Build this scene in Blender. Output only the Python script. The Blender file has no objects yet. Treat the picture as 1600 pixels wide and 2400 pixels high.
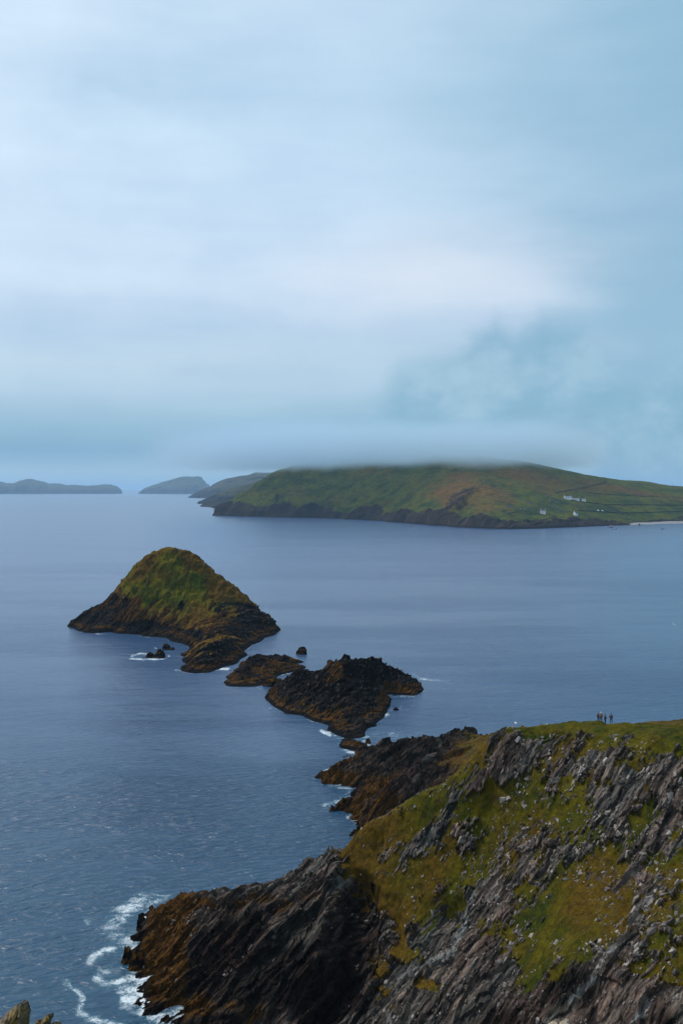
import bpy, math, random
import numpy as np
from mathutils import Vector, Matrix

rng = np.random.default_rng(7)
random.seed(7)
scn = bpy.context.scene
C = scn.collection
R = math.radians

# ------------------------------------------------------------------ camera
F = 2400.0; U0 = 800.0; V0 = 1145.0; H = 90.0
cam_d = bpy.data.cameras.new('camera')
cam_d.sensor_width = 36; cam_d.sensor_fit = 'AUTO'; cam_d.lens = 36.0
cam_d.shift_y = -55 / 2400
cam_d.clip_start = 0.3; cam_d.clip_end = 300000
cam = bpy.data.objects.new('camera', cam_d); C.objects.link(cam)
cam.location = (0, 0, H); cam.rotation_euler = (R(90), 0, 0)
scn.camera = cam

# ------------------------------------------------------------------ render look
scn.view_settings.view_transform = 'Standard'
try: scn.view_settings.look = 'None'
except Exception: pass
scn.view_settings.exposure = 0.0; scn.view_settings.gamma = 1.0
scn.view_settings.use_curve_mapping = False
scn.cycles.use_denoising = True
scn.cycles.max_bounces = 6; scn.cycles.diffuse_bounces = 2; scn.cycles.glossy_bounces = 3
scn.cycles.volume_bounces = 3; scn.cycles.transparent_max_bounces = 8
scn.cycles.volume_max_steps = 64
scn.cycles.caustics_reflective = False; scn.cycles.caustics_refractive = False

SUN_EL, SUN_AZ = R(54), R(-58)      # azimuth measured from +Y (view direction) towards +X

def s2l(c):
    return tuple(((x / 255) / 12.92 if x / 255 <= 0.04045 else ((x / 255 + 0.055) / 1.055) ** 2.4) for x in c)

# ------------------------------------------------------------------ node helpers
class NT:
    def __init__(self, tree): self.t = tree; self.n = tree.nodes; self.l = tree.links
    def new(self, typ, **kw):
        nd = self.n.new(typ)
        for k, v in kw.items(): setattr(nd, k, v)
        return nd
    def link(self, a, b): self.l.new(a, b)
    def _set(self, sock, v):
        if v is None: return
        if isinstance(v, bpy.types.NodeSocket): self.l.new(v, sock)
        else: sock.default_value = v
    def math(self, op, a, b=None, c=None, clamp=False):
        nd = self.n.new('ShaderNodeMath'); nd.operation = op; nd.use_clamp = clamp
        for i, v in enumerate((a, b, c)): self._set(nd.inputs[i], v)
        return nd.outputs[0]
    def vmath(self, op, a, b=None):
        nd = self.n.new('ShaderNodeVectorMath'); nd.operation = op
        self._set(nd.inputs[0], a); self._set(nd.inputs[1], b)
        return nd.outputs['Value'] if op in ('DOT_PRODUCT', 'LENGTH') else nd.outputs[0]
    def comb(self, x, y, z):
        nd = self.n.new('ShaderNodeCombineXYZ')
        for i, v in enumerate((x, y, z)): self._set(nd.inputs[i], v)
        return nd.outputs[0]
    def sep(self, v):
        nd = self.n.new('ShaderNodeSeparateXYZ'); self.l.new(v, nd.inputs[0]); return nd.outputs
    def noise(self, vec, scale=1.0, detail=4.0, rough=0.5, dist=0.0, ntype='FBM'):
        nd = self.n.new('ShaderNodeTexNoise'); nd.noise_dimensions = '3D'
        self.l.new(vec, nd.inputs['Vector'])
        nd.inputs['Scale'].default_value = scale; nd.inputs['Detail'].default_value = detail
        nd.inputs['Roughness'].default_value = rough; nd.inputs['Distortion'].default_value = dist
        return nd.outputs['Fac']
    def mr(self, v, a, b, c=0.0, d=1.0, smooth=True):
        nd = self.n.new('ShaderNodeMapRange'); nd.interpolation_type = 'SMOOTHSTEP' if smooth else 'LINEAR'
        nd.clamp = True
        self._set(nd.inputs[0], v)
        for i, x in enumerate((a, b, c, d)): self._set(nd.inputs[i + 1], x)
        return nd.outputs[0]
    def mix(self, f, a, b, mode='MIX'):
        nd = self.n.new('ShaderNodeMix'); nd.data_type = 'RGBA'; nd.blend_type = mode
        self._set(nd.inputs[0], f)
        for i, v in ((6, a), (7, b)):
            if isinstance(v, (tuple, list)): v = (*v[:3], 1.0)
            self._set(nd.inputs[i], v)
        return nd.outputs[2]
    def ramp(self, f, stops, interp='LINEAR'):
        nd = self.n.new('ShaderNodeValToRGB'); cr = nd.color_ramp; cr.interpolation = interp
        while len(cr.elements) > 1: cr.elements.remove(cr.elements[-1])
        cr.elements[0].position = stops[0][0]; cr.elements[0].color = (*stops[0][1], 1)
        for p, c in stops[1:]:
            e = cr.elements.new(p); e.color = (*c, 1)
        self._set(nd.inputs[0], f)
        return nd.outputs[0]
    def attr(self, name):
        nd = self.n.new('ShaderNodeAttribute'); nd.attribute_name = name; return nd.outputs['Fac']

def new_mat(name):
    m = bpy.data.materials.new(name); m.use_nodes = True
    t = NT(m.node_tree); b = t.n['Principled BSDF']
    return m, t, b

# ------------------------------------------------------------------ world: overcast sky
w = bpy.data.worlds.new('World'); scn.world = w; w.use_nodes = True
t = NT(w.node_tree); t.n.clear()
out = t.new('ShaderNodeOutputWorld')
sky = t.new('ShaderNodeTexSky', sky_type='NISHITA', sun_disc=False)
sky.sun_elevation = SUN_EL; sky.sun_rotation = SUN_AZ; sky.air_density = 1.2; sky.dust_density = 2.0
bg1 = t.new('ShaderNodeBackground'); bg1.inputs[1].default_value = 0.1
t.link(sky.outputs[0], bg1.inputs[0])
tc = t.new('ShaderNodeTexCoord')
d0 = t.vmath('NORMALIZE', tc.outputs['Generated'])
dx, dy, dz = t.sep(d0)[:3]
st = t.comb(dx, dy, t.math('MULTIPLY', dz, 3.2))
wob = t.noise(st, 2.1, 5, 0.5)
wob2 = t.noise(t.vmath('ADD', st, (5.3, 2.2, 9.1)), 4.6, 6, 0.52)
zz = t.math('ABSOLUTE', dz)
zd = t.math('ADD', zz, t.math('MULTIPLY', t.math('MULTIPLY', t.math('SUBTRACT', wob, 0.5), 0.13), t.mr(zz, 0.02, 0.16)))
col = t.ramp(zd, [(0.0, s2l((168, 200, 224))), (0.014, s2l((166, 200, 224))), (0.024, s2l((146, 186, 213))), (0.036, s2l((128, 174, 205))),
                  (0.062, s2l((152, 191, 216))), (0.095, s2l((180, 209, 231))), (0.13, s2l((193, 217, 237))), (0.16, s2l((188, 214, 238))), (0.205, s2l((206, 227, 248))),
                  (0.27, s2l((199, 224, 247))), (0.36, s2l((190, 219, 243))), (0.46, s2l((198, 223, 245))), (0.75, s2l((200, 218, 240))), (1.0, s2l((194, 213, 235)))])
wob3 = t.noise(t.vmath('ADD', t.comb(dx, dy, t.math('MULTIPLY', dz, 1.3)), (1.7, 8.2, 3.3)), 13.0, 6, 0.6)
w2c = t.math('SUBTRACT', wob2, 0.5); w3c = t.math('SUBTRACT', wob3, 0.5); w1c = t.math('SUBTRACT', wob, 0.5)
# duller, bluer cloud towards the right-hand side of the sky
rt = t.mr(t.math('ADD', t.math('ADD', dx, t.math('MULTIPLY', w2c, 0.32)), t.math('MULTIPLY', w3c, 0.12)), -0.02, 0.36)
rt = t.math('MULTIPLY', rt, t.mr(zz, 0.0, 0.1, 0.35, 1.0))
col = t.mix(t.math('MULTIPLY', rt, 0.88), col, s2l((140, 183, 210)))
# white glow: upper left, and the band in the middle of the sky
lf = t.mr(t.math('ADD', t.math('MULTIPLY', dx, -1.0), t.math('MULTIPLY', w2c, 0.6)), 0.0, 0.35)
lf = t.math('MULTIPLY', lf, t.mr(zz, 0.10, 0.4))
col = t.mix(t.math('MULTIPLY', lf, 0.85), col, s2l((212, 233, 253)))
gx_ = t.math('DIVIDE', t.math('SUBTRACT', t.math('ADD', dx, t.math('MULTIPLY', w2c, 0.25)), 0.09), 0.17)
gz_ = t.math('DIVIDE', t.math('SUBTRACT', t.math('ADD', dz, t.math('MULTIPLY', w1c, 0.10)), 0.205), 0.055)
gl = t.math('SQRT', t.math('ADD', t.math('MULTIPLY', gx_, gx_), t.math('MULTIPLY', gz_, gz_)))
gl = t.math('MULTIPLY', t.mr(gl, 0.0, 1.3, 1.0, 0.0), t.math('GREATER_THAN', dy, 0.0))
col = t.mix(t.math('MULTIPLY', gl, 0.75), col, s2l((228, 237, 251)))
# bank of low cloud standing over the island, its ragged top rising to the right
topz = t.ramp(t.mr(t.math('ADD', dx, t.math('MULTIPLY', w3c, 0.05)), -0.4, 0.4, 0, 1, False), [(0.0, (0.02,) * 3), (0.40, (0.06,) * 3), (0.46, (0.16,) * 3), (0.51, (0.30,) * 3), (0.545, (0.36,) * 3), (0.57, (0.50,) * 3), (0.64, (0.58,) * 3), (0.675, (0.72,) * 3), (0.70, (0.66,) * 3), (0.735, (0.72,) * 3), (0.78, (0.66,) * 3), (0.82, (0.48,) * 3), (1.0, (0.40,) * 3)])
edge = t.math('SUBTRACT', t.math('MULTIPLY', topz, 0.245), dz)
edge = t.math('ADD', edge, t.math('ADD', t.math('MULTIPLY', w3c, 0.060), t.math('MULTIPLY', w2c, 0.03)))
pl = t.math('MULTIPLY', t.mr(edge, -0.014, 0.030), t.math('GREATER_THAN', dy, 0.0))
pcol = t.mix(t.mr(wob3, 0.38, 0.64), s2l((134, 180, 207)), s2l((160, 197, 219)))
col = t.mix(t.math('MULTIPLY', pl, 0.85), col, pcol)
# soft mottling
strk = t.noise(t.comb(dx, dy, t.math('MULTIPLY', dz, 9.0)), 2.4, 6, 0.55)
col = t.mix(1.0, col, t.ramp(t.math('ADD', t.math('MULTIPLY', strk, 0.45), t.math('ADD', t.math('MULTIPLY', wob2, 0.25), t.math('MULTIPLY', wob3, 0.30))), [(0.34, (0.90, 0.93, 0.955)), (0.66, (1.12, 1.095, 1.06))]), 'MULTIPLY')
bg2 = t.new('ShaderNodeBackground'); bg2.inputs[1].default_value = 1.0
t.link(col, bg2.inputs[0])
mx = t.new('ShaderNodeMixShader'); mx.inputs[0].default_value = 0.95
t.link(bg1.outputs[0], mx.inputs[1]); t.link(bg2.outputs[0], mx.inputs[2]); t.link(mx.outputs[0], out.inputs[0])

# ------------------------------------------------------------------ sun (veiled)
sd = bpy.data.lights.new('sun', 'SUN'); sd.energy = 2.6; sd.angle = R(10); sd.color = (1.0, 0.93, 0.84)
sun = bpy.data.objects.new('sun', sd); C.objects.link(sun)
sdir = Vector((math.sin(SUN_AZ) * math.cos(SUN_EL), math.cos(SUN_AZ) * math.cos(SUN_EL), math.sin(SUN_EL)))
sun.rotation_euler = sdir.to_track_quat('Z', 'Y').to_euler()
sun.location = (0, 0, 400)

# ------------------------------------------------------------------ numpy noise
_perm = np.random.default_rng(11).permutation(256).astype(np.int32)
_perm = np.concatenate([_perm, _perm, _perm])
_g = np.random.default_rng(12).normal(size=(256, 3)); _g /= np.linalg.norm(_g, axis=1)[:, None]
_g = _g.astype(np.float32)

def perlin(x, y, z):
    x = np.asarray(x, np.float32); y = np.asarray(y, np.float32); z = np.asarray(z, np.float32)
    x, y, z = np.broadcast_arrays(x, y, z)
    xi = np.floor(x); yi = np.floor(y); zi = np.floor(z)
    xf = x - xi; yf = y - yi; zf = z - zi
    xi = xi.astype(np.int32) & 255; yi = yi.astype(np.int32) & 255; zi = zi.astype(np.int32) & 255
    u = xf * xf * xf * (xf * (xf * 6 - 15) + 10); v = yf * yf * yf * (yf * (yf * 6 - 15) + 10); ww = zf * zf * zf * (zf * (zf * 6 - 15) + 10)
    def g(a, b, c):
        h = _perm[_perm[_perm[(xi + a) & 255] + ((yi + b) & 255)] + ((zi + c) & 255)]
        q = _g[h]
        return q[..., 0] * (xf - a) + q[..., 1] * (yf - b) + q[..., 2] * (zf - c)
    x00 = g(0, 0, 0) * (1 - u) + g(1, 0, 0) * u; x10 = g(0, 1, 0) * (1 - u) + g(1, 1, 0) * u
    x01 = g(0, 0, 1) * (1 - u) + g(1, 0, 1) * u; x11 = g(0, 1, 1) * (1 - u) + g(1, 1, 1) * u
    return ((x00 * (1 - v) + x10 * v) * (1 - ww) + (x01 * (1 - v) + x11 * v) * ww) * 1.6

def fbm(x, y, z, oc=4, gain=0.5):
    s = 0; a = 1; f = 1
    for i in range(oc):
        s = s + a * perlin(x * f + 17.3 * i, y * f - 9.1 * i, z * f + 4.7 * i); a *= gain; f *= 2.03
    return s

def sstep(x, a, b):
    q = np.clip((x - a) / (b - a), 0, 1); return q * q * (3 - 2 * q)

# bedding frame of the slate: n across the beds, a up along them, b the rest
BN = np.array([0.73, -0.54, -0.42]); BN /= np.linalg.norm(BN)
BA = np.array([0.58, 0.12, 0.80]); BA -= BN * BA.dot(BN); BA /= np.linalg.norm(BA)
BB = np.cross(BN, BA)

def ridged(P, L, sa=9.0, sb=5.0, off=0.0):
    s = (P @ BN) / L; a = (P @ BA) / (L * sa); b = (P @ BB) / (L * sb)
    return 1.0 - 2.2 * np.abs(perlin(s + off, a + off * 1.7, b - off))

def beds(P, L0=4.0, oc=4, gain=0.55):
    """layered relief, about -1..1: sharp crests along the beds"""
    wv = np.stack([perlin(P[..., 0] / (L0 * 4), P[..., 1] / (L0 * 4), P[..., 2] / (L0 * 4) + 7 * k) for k in range(3)], -1)
    P2 = P + wv * L0 * 0.9
    s = 0; amp = 1.0; tot = 0
    for k in range(oc):
        s = s + amp * ridged(P2, L0 / 2 ** k, off=3.7 * k); tot += amp; amp *= gain
    return s / tot

def _h3(a, b, c, k):
    h = _perm[_perm[_perm[(a.astype(np.int64) & 255)] + (b.astype(np.int64) & 255)] + (c.astype(np.int64) & 255)]
    return _perm[(h + k) & 255] / 255.0

def blocks(P, L, sa=4.5, sb=3.0, k=0):
    """broken beds: every slab of the layered rock stands at a height of its own; returns height 0..1 and tone 0..1"""
    w1 = perlin(P[..., 0] / (L * 3), P[..., 1] / (L * 3), P[..., 2] / (L * 3) + k)
    w2 = perlin(P[..., 0] / (L * 1.2) + 9, P[..., 1] / (L * 1.2), P[..., 2] / (L * 1.2) + k)
    s = (P @ BN) / L + w1 * 0.9 + w2 * 0.25 + k * 3.1
    ks = np.floor(s); fs = s - ks
    r1 = _h3(ks, ks * 0 + 3, ks * 0 + k, k)
    a = (P @ BA) / (L * sa) + r1 * 7 + w1 * 0.5; b = (P @ BB) / (L * sb) + r1 * 13 - w2 * 0.4
    ka, kb = np.floor(a), np.floor(b); fa, fb = a - ka, b - kb
    hgt = _h3(ks, ka, kb, k + 11); tone = _h3(ks, ka, kb, k + 57)
    return hgt ** 1.3 * 0.8 + (fs - 0.5) * 0.35 + (fa - 0.5) * 0.25 * (hgt - 0.3) + (fb - .5) * 0.2, tone

# ------------------------------------------------------------------ places
def Wp(u, v, D):
    return ((u - U0) / F * D, D, H - (v - V0) / F * D)
def sea_D(v): return H * F / (v - V0)
def shore(pts): return [((u - U0) / F * sea_D(v), sea_D(v), 0.0) for u, v in pts]
def flat(u, D, z): return ((u - U0) / F * D, D, z)
def to_uv(x, y, z): return U0 + F * x / y, V0 + F * (H - z) / y

class Field:
    """height over the ground plane, interpolated between surveyed points"""
    def __init__(self, pts, step, pad=10.0, p=1.0, smooth=0.0):
        P = np.array(pts, float); self.P = P; n = len(P)
        sc = np.ptp(P[:, 1]) + 1; self.sc = sc
        A = self.k(P[:, None, :2], P[None, :, :2], p) - np.eye(n) * smooth
        M = np.zeros((n + 3, n + 3)); M[:n, :n] = A
        M[:n, n] = 1; M[:n, n + 1:] = P[:, :2] / sc; M[n:, :n] = M[:n, n:].T
        sol = np.linalg.lstsq(M, np.concatenate([P[:, 2], np.zeros(3)]), rcond=None)[0]
        x0, y0 = P[:, 0].min() - pad, P[:, 1].min() - pad
        nx = int((P[:, 0].max() + pad - x0) / step) + 2; ny = int((P[:, 1].max() + pad - y0) / step) + 2
        self.x0, self.y0, self.step, self.nx, self.ny = x0, y0, step, nx, ny
        gx, gy = np.meshgrid(x0 + np.arange(nx) * step, y0 + np.arange(ny) * step)
        q = np.stack([gx.ravel(), gy.ravel()], -1); z = np.empty(len(q))
        for i in range(0, len(q), 20000):
            qq = q[i:i + 20000]
            z[i:i + 20000] = self.k(qq[:, None], P[None, :, :2], p) @ sol[:n] + sol[n] + qq @ sol[n + 1:] / sc
        self.z = z.reshape(ny, nx)
    def k(self, a, b, p):
        return np.linalg.norm((a - b) / self.sc, axis=-1) ** p
    def __call__(self, x, y):
        fx = np.clip((x - self.x0) / self.step, 0, self.nx - 1.001); fy = np.clip((y - self.y0) / self.step, 0, self.ny - 1.001)
        i = fx.astype(int); j = fy.astype(int); a = fx - i; b = fy - j
        # smooth (cosine-free cubic) blend
        z = self.z
        return (z[j, i] * (1 - a) * (1 - b) + z[j, i + 1] * a * (1 - b) + z[j + 1, i] * (1 - a) * b + z[j + 1, i + 1] * a * b)

def grid_normals(P):
    du = np.gradient(P, axis=1); dv = np.gradient(P, axis=0)
    n = np.cross(du, dv); n /= np.linalg.norm(n, axis=-1, keepdims=True) + 1e-9
    n[n[..., 2] < 0] *= -1
    return n

def grid_faces(nr, nc):
    i = np.arange(nr * nc).reshape(nr, nc)
    return np.stack([i[:-1, :-1], i[:-1, 1:], i[1:, 1:], i[1:, :-1]], -1).reshape(-1, 4)

def fsm(rock):
    """turf is smooth, broken rock is faceted"""
    return ((rock[:-1, :-1] + rock[1:, 1:]) < 0.8).ravel()

def make_mesh(name, V, Fq, attrs=None, mat=None, smooth=True, tri=None):
    """V (n,3); Fq (m,k) faces of one size; tri optional second face array (m,3)"""
    me = bpy.data.meshes.new(name)
    V = np.asarray(V, np.float32)
    sets = [f for f in (Fq, tri) if f is not None and len(f)]
    loops = np.concatenate([f.ravel() for f in sets]).astype(np.int32)
    sizes = np.concatenate([np.full(len(f), f.shape[1]) for f in sets]).astype(np.int32)
    starts = np.concatenate([[0], np.cumsum(sizes)[:-1]]).astype(np.int32)
    me.vertices.add(len(V)); me.vertices.foreach_set('co', V.ravel())
    me.loops.add(len(loops)); me.loops.foreach_set('vertex_index', loops)
    me.polygons.add(len(sizes)); me.polygons.foreach_set('loop_start', starts); me.polygons.foreach_set('loop_total', sizes)
    me.polygons.foreach_set('use_smooth', np.full(len(sizes), smooth) if isinstance(smooth, bool) else smooth)
    me.update(calc_edges=True); me.validate()
    for k, v in (attrs or {}).items():
        a = me.attributes.new(k, 'FLOAT', 'POINT'); a.data.foreach_set('value', np.asarray(v, np.float32).ravel())
    if mat: me.materials.append(mat)
    return me

def tag(o, label=None, category=None, group=None, kind=None):
    for k, v in (('label', label), ('category', category), ('group', group), ('kind', kind)):
        if v: o[k] = v
    return o

def add(name, me, parent=None, loc=None):
    o = bpy.data.objects.new(name, me); C.objects.link(o)
    if parent is not None: o.parent = parent
    if loc is not None: o.location = loc
    return o

def pd_grid(u0, u1, nu, Ds):
    u = np.linspace(u0, u1, nu); uu, DD = np.meshgrid(u, Ds)
    return (uu - U0) / F * DD, DD

# ------------------------------------------------------------------ land material
def land_material(name, sc=1.0, rock=((0.010, 0.009, 0.009), (0.034, 0.030, 0.029), (0.128, 0.110, 0.098), (0.36, 0.315, 0.275)),
                  grass=((0.024, 0.036, 0.003), (0.072, 0.063, 0.003), (0.084, 0.048, 0.005)),
                  weed=((0.020, 0.011, 0.004), (0.120, 0.050, 0.006)), bump=0.6, pale=0.35):
    m, t, b = new_mat(name)
    geo = t.new('ShaderNodeNewGeometry'); P = geo.outputs['Position']
    P = t.vmath('DIVIDE', P, (sc, sc, sc))
    wn = t.new('ShaderNodeTexNoise'); t.link(P, wn.inputs['Vector']); wn.inputs['Scale'].default_value = 0.12; wn.inputs['Detail'].default_value = 3
    Pw = t.vmath('ADD', P, t.vmath('MULTIPLY', t.vmath('SUBTRACT', wn.outputs['Color'], (0.5, 0.5, 0.5)), (3.0, 3.0, 3.0)))
    s = t.vmath('DOT_PRODUCT', Pw, tuple(BN)); a = t.vmath('DOT_PRODUCT', Pw, tuple(BA)); bb = t.vmath('DOT_PRODUCT', Pw, tuple(BB))
    v1 = t.comb(s, t.math('MULTIPLY', a, 0.10), t.math('MULTIPLY', bb, 0.2))
    st1 = t.noise(v1, 0.9, 5, 0.62)
    st2 = t.noise(t.vmath('ADD', v1, (3.1, 7.7, 1.2)), 3.2, 4, 0.6)
    blotch = t.noise(P, 0.35, 5, 0.6)
    fine = t.noise(P, 3.0, 4, 0.65)
    fv = t.math('ADD', t.math('ADD', t.math('MULTIPLY', st1, 0.5), t.math('MULTIPLY', st2, 0.35)), t.math('MULTIPLY', blotch, 0.15))
    rc = t.ramp(fv, [(0.30, rock[0]), (0.44, rock[1]), (0.56, rock[2]), (0.72, rock[3])])
    rc = t.mix(1.0, rc, t.ramp(t.attr('tone'), [(0.0, (0.42, 0.42, 0.43)), (0.5, (0.95, 0.95, 0.95)), (1.0, (1.75, 1.72, 1.68))]), 'MULTIPLY')
    # purple and blue-green beds
    hue = t.noise(v1, 0.28, 3, 0.5)
    rc = t.mix(1.0, rc, t.ramp(hue, [(0.35, (1.22, 0.95, 0.84)), (0.5, (1.10, 0.99, 0.90)), (0.65, (0.90, 1.0, 0.97))]), 'MULTIPLY')
    # pale lichen crust in small spots
    lic = t.math('MULTIPLY', t.mr(fine, 0.60, 0.72), t.mr(blotch, 0.45, 0.6))
    lic = t.math('MULTIPLY', lic, t.math('SUBTRACT', 1.0, t.attr('dark'), clamp=True))
    rc = t.mix(t.math('MULTIPLY', lic, pale), rc, (0.42, 0.36, 0.32))
    # dark and wet rock, also shade painted into the headland cliff and gully
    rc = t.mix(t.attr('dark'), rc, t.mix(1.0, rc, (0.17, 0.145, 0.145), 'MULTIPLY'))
    # pale vein beds
    vein = t.math('MULTIPLY', t.attr('vein'), t.mr(st2, 0.35, 0.5))
    rc = t.mix(t.math('MULTIPLY', vein, t.mr(fine, 0.3, 0.6, 0.25, 0.9)), rc, (0.19, 0.205, 0.20))
    # weed / orange lichen
    wf = t.mr(t.math('ADD', t.attr('weed'), t.math('MULTIPLY', t.math('SUBTRACT', t.math('ADD', t.math('MULTIPLY', st1, 0.6), t.math('MULTIPLY', fine, 0.4)), 0.5), 2.0)), 0.42, 0.62)
    wc = t.mix(t.mr(t.noise(v1, 5.0, 4, 0.7), 0.38, 0.66), weed[0], weed[1])
    rc = t.mix(wf, rc, wc)
    # grass
    gn = t.noise(P, 0.22, 6, 0.62); gn2 = t.noise(P, 1.6, 5, 0.72)
    gf = t.mr(t.math('ADD', t.attr('grass'), t.math('MULTIPLY', t.math('SUBTRACT', t.math('ADD', t.math('MULTIPLY', gn2, 0.6), t.math('MULTIPLY', st1, 0.4)), 0.5), 1.3)), 0.40, 0.56)
    gc = t.mix(t.mr(gn, 0.36, 0.60), grass[0], grass[1])
    gc = t.mix(t.math('MULTIPLY', t.mr(t.math('ADD', gn2, t.math('MULTIPLY', t.attr('dry'), 0.5)), 0.5, 0.8), 0.85), gc, grass[2])
    gc = t.mix(1.0, gc, t.ramp(t.noise(P, 6.0, 3, 0.7), [(0.3, (0.45, 0.47, 0.45)), (0.5, (0.95, 0.95, 0.95)), (0.7, (1.65, 1.55, 1.35))]), 'MULTIPLY')
    gc = t.mix(1.0, gc, t.ramp(t.noise(t.vmath('ADD', P, (4.0, 9.0, 2.0)), 0.9, 5, 0.7), [(0.34, (0.50, 0.48, 0.50)), (0.5, (0.95, 0.95, 0.95)), (0.66, (1.30, 1.25, 1.05))]), 'MULTIPLY')
    soil = t.mr(t.noise(t.vmath('ADD', P, (14.0, 1.0, 7.0)), 0.55, 6, 0.72), 0.56, 0.66)
    gc = t.mix(t.math('MULTIPLY', soil, 0.7), gc, (0.040, 0.024, 0.010))
    cc = t.mix(gf, rc, gc)
    # sand
    cc = t.mix(t.mr(t.attr('sand'), 0.4, 0.6), cc, (0.26, 0.25, 0.245))
    t.link(cc, b.inputs['Base Color'])
    b.inputs['Roughness'].default_value = 0.9
    b.inputs['Specular IOR Level'].default_value = 0.06
    hrock = t.math('ADD', t.math('MULTIPLY', st2, 0.5), t.math('MULTIPLY', fine, 0.16))
    hgr = t.math('ADD', t.math('MULTIPLY', gn2, 0.35), t.math('MULTIPLY', fine, 0.10))
    hh = t.new('ShaderNodeMix', data_type='FLOAT'); t._set(hh.inputs[0], gf); t._set(hh.inputs[2], hrock); t._set(hh.inputs[3], hgr)
    bp = t.new('ShaderNodeBump'); bp.inputs['Strength'].default_value = bump; bp.inputs['Distance'].default_value = 0.9 * sc
    t.link(hh.outputs[0], bp.inputs['Height']); t.link(bp.outputs[0], b.inputs['Normal'])
    return m

MAT_HEAD = land_material('slate_and_turf')
MAT_SHORE = land_material('weedy_slate', rock=((0.006, 0.005, 0.005), (0.016, 0.013, 0.012), (0.045, 0.035, 0.030), (0.15, 0.125, 0.105)),
                          grass=((0.040, 0.034, 0.006), (0.095, 0.065, 0.008), (0.070, 0.036, 0.010)), pale=0.2)
MAT_STACK = land_material('stack_slate', sc=2.2, rock=((0.005, 0.004, 0.004), (0.011, 0.009, 0.009), (0.028, 0.023, 0.021), (0.10, 0.082, 0.070)),
                          grass=((0.034, 0.056, 0.004), (0.118, 0.104, 0.005), (0.100, 0.050, 0.007)), pale=0.15)
MAT_ISLE = land_material('island_hillside', sc=14.0, rock=((0.016, 0.015, 0.014), (0.038, 0.034, 0.032), (0.085, 0.074, 0.066), (0.20, 0.18, 0.16)),
                         grass=((0.018, 0.044, 0.010), (0.070, 0.088, 0.008), (0.130, 0.066, 0.016)), pale=0.25)
MAT_FAR = land_material('far_island', sc=60.0, rock=((0.010, 0.012, 0.014), (0.02, 0.022, 0.024), (0.035, 0.036, 0.036), (0.06, 0.06, 0.058)),
                        grass=((0.028, 0.040, 0.018), (0.045, 0.048, 0.018), (0.055, 0.045, 0.022)), pale=0.0)

# ------------------------------------------------------------------ loose slabs (templates)
def slab_template(seed, flatness=0.22):
    r = np.random.default_rng(seed); n = int(r.integers(5, 8))
    ang = np.sort(r.uniform(0, 2 * np.pi, n) * 0.35 + np.linspace(0, 2 * np.pi, n, endpoint=False))
    rad = r.uniform(0.62, 1.0, n)
    x = np.cos(ang) * rad * 0.5; y = np.sin(ang) * rad * r.uniform(0.24, 0.40)
    V = []
    for k, (zz_, s_) in enumerate(((-0.5, 0.92), (0.12, 1.0), (0.5, 0.80))):
        tilt = r.normal(0, 0.10, n)
        V.append(np.stack([x * s_, y * s_, (zz_ + tilt) * flatness], -1))
    V = np.concatenate(V)
    tri = []; q = []
    for k in range(2):
        for i in range(n):
            q.append((k * n + i, k * n + (i + 1) % n, (k + 1) * n + (i + 1) % n, (k + 1) * n + i))
    for i in range(1, n - 1):
        tri.append((0, i + 1, i)); tri.append((2 * n, 2 * n + i, 2 * n + i + 1))
    return V, np.array(q), np.array(tri)
TEMPL = [slab_template(100 + i, f) for i, f in enumerate((0.12, 0.16, 0.2, 0.25, 0.14, 0.3, 0.18, 0.22, 0.35, 0.15))]

def merged_slabs(name, mats, tint, mat, extra=None):
    """mats: list of 4x4 arrays; all slabs in one mesh"""
    Vs, Qs, Ts, At = [], [], [], []; o = 0
    for k, M in enumerate(mats):
        V, q, tr = TEMPL[k % len(TEMPL)]
        Vs.append(V @ M[:3, :3].T + M[:3, 3]); Qs.append(q + o); Ts.append(tr + o); At.append(np.full(len(V), tint[k])); o += len(V)
    me = make_mesh(name, np.concatenate(Vs), np.concatenate(Qs), {'tint': np.concatenate(At)}, mat, False, np.concatenate(Ts))
    return me

def slab_material(name, c0, c1, c2, warm=(0.30, 0.24, 0.20)):
    m, t, b = new_mat(name)
    geo = t.new('ShaderNodeNewGeometry'); P = geo.outputs['Position']
    oi = t.new('ShaderNodeObjectInfo')
    tint = t.math('ADD', t.attr('tint'), t.math('MULTIPLY', oi.outputs['Random'], t.math('LESS_THAN', t.attr('tint'), 0.001)))
    n1 = t.noise(P, 1.7, 5, 0.65); n2 = t.noise(P, 7.0, 3, 0.6)
    c = t.ramp(t.math('ADD', t.math('MULTIPLY', tint, 0.55), t.math('MULTIPLY', n1, 0.45)), [(0.15, c0), (0.45, c1), (0.8, c2)])
    c = t.mix(t.math('MULTIPLY', t.mr(n2, 0.55, 0.68), 0.55), c, warm)
    t.link(c, b.inputs['Base Color']); b.inputs['Roughness'].default_value = 0.85
    b.inputs['Specular IOR Level'].default_value = 0.08
    bp = t.new('ShaderNodeBump'); bp.inputs['Strength'].default_value = 0.5; bp.inputs['Distance'].default_value = 0.15
    t.link(t.math('ADD', n1, t.math('MULTIPLY', n2, 0.4)), bp.inputs['Height']); t.link(bp.outputs[0], b.inputs['Normal'])
    return m
MAT_SLAB = slab_material('loose_slate', (0.032, 0.028, 0.027), (0.15, 0.128, 0.115), (0.42, 0.365, 0.32))
MAT_DARKSLAB = slab_material('dark_slate', (0.010, 0.009, 0.010), (0.030, 0.025, 0.024), (0.075, 0.055, 0.04), (0.10, 0.05, 0.015))

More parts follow.
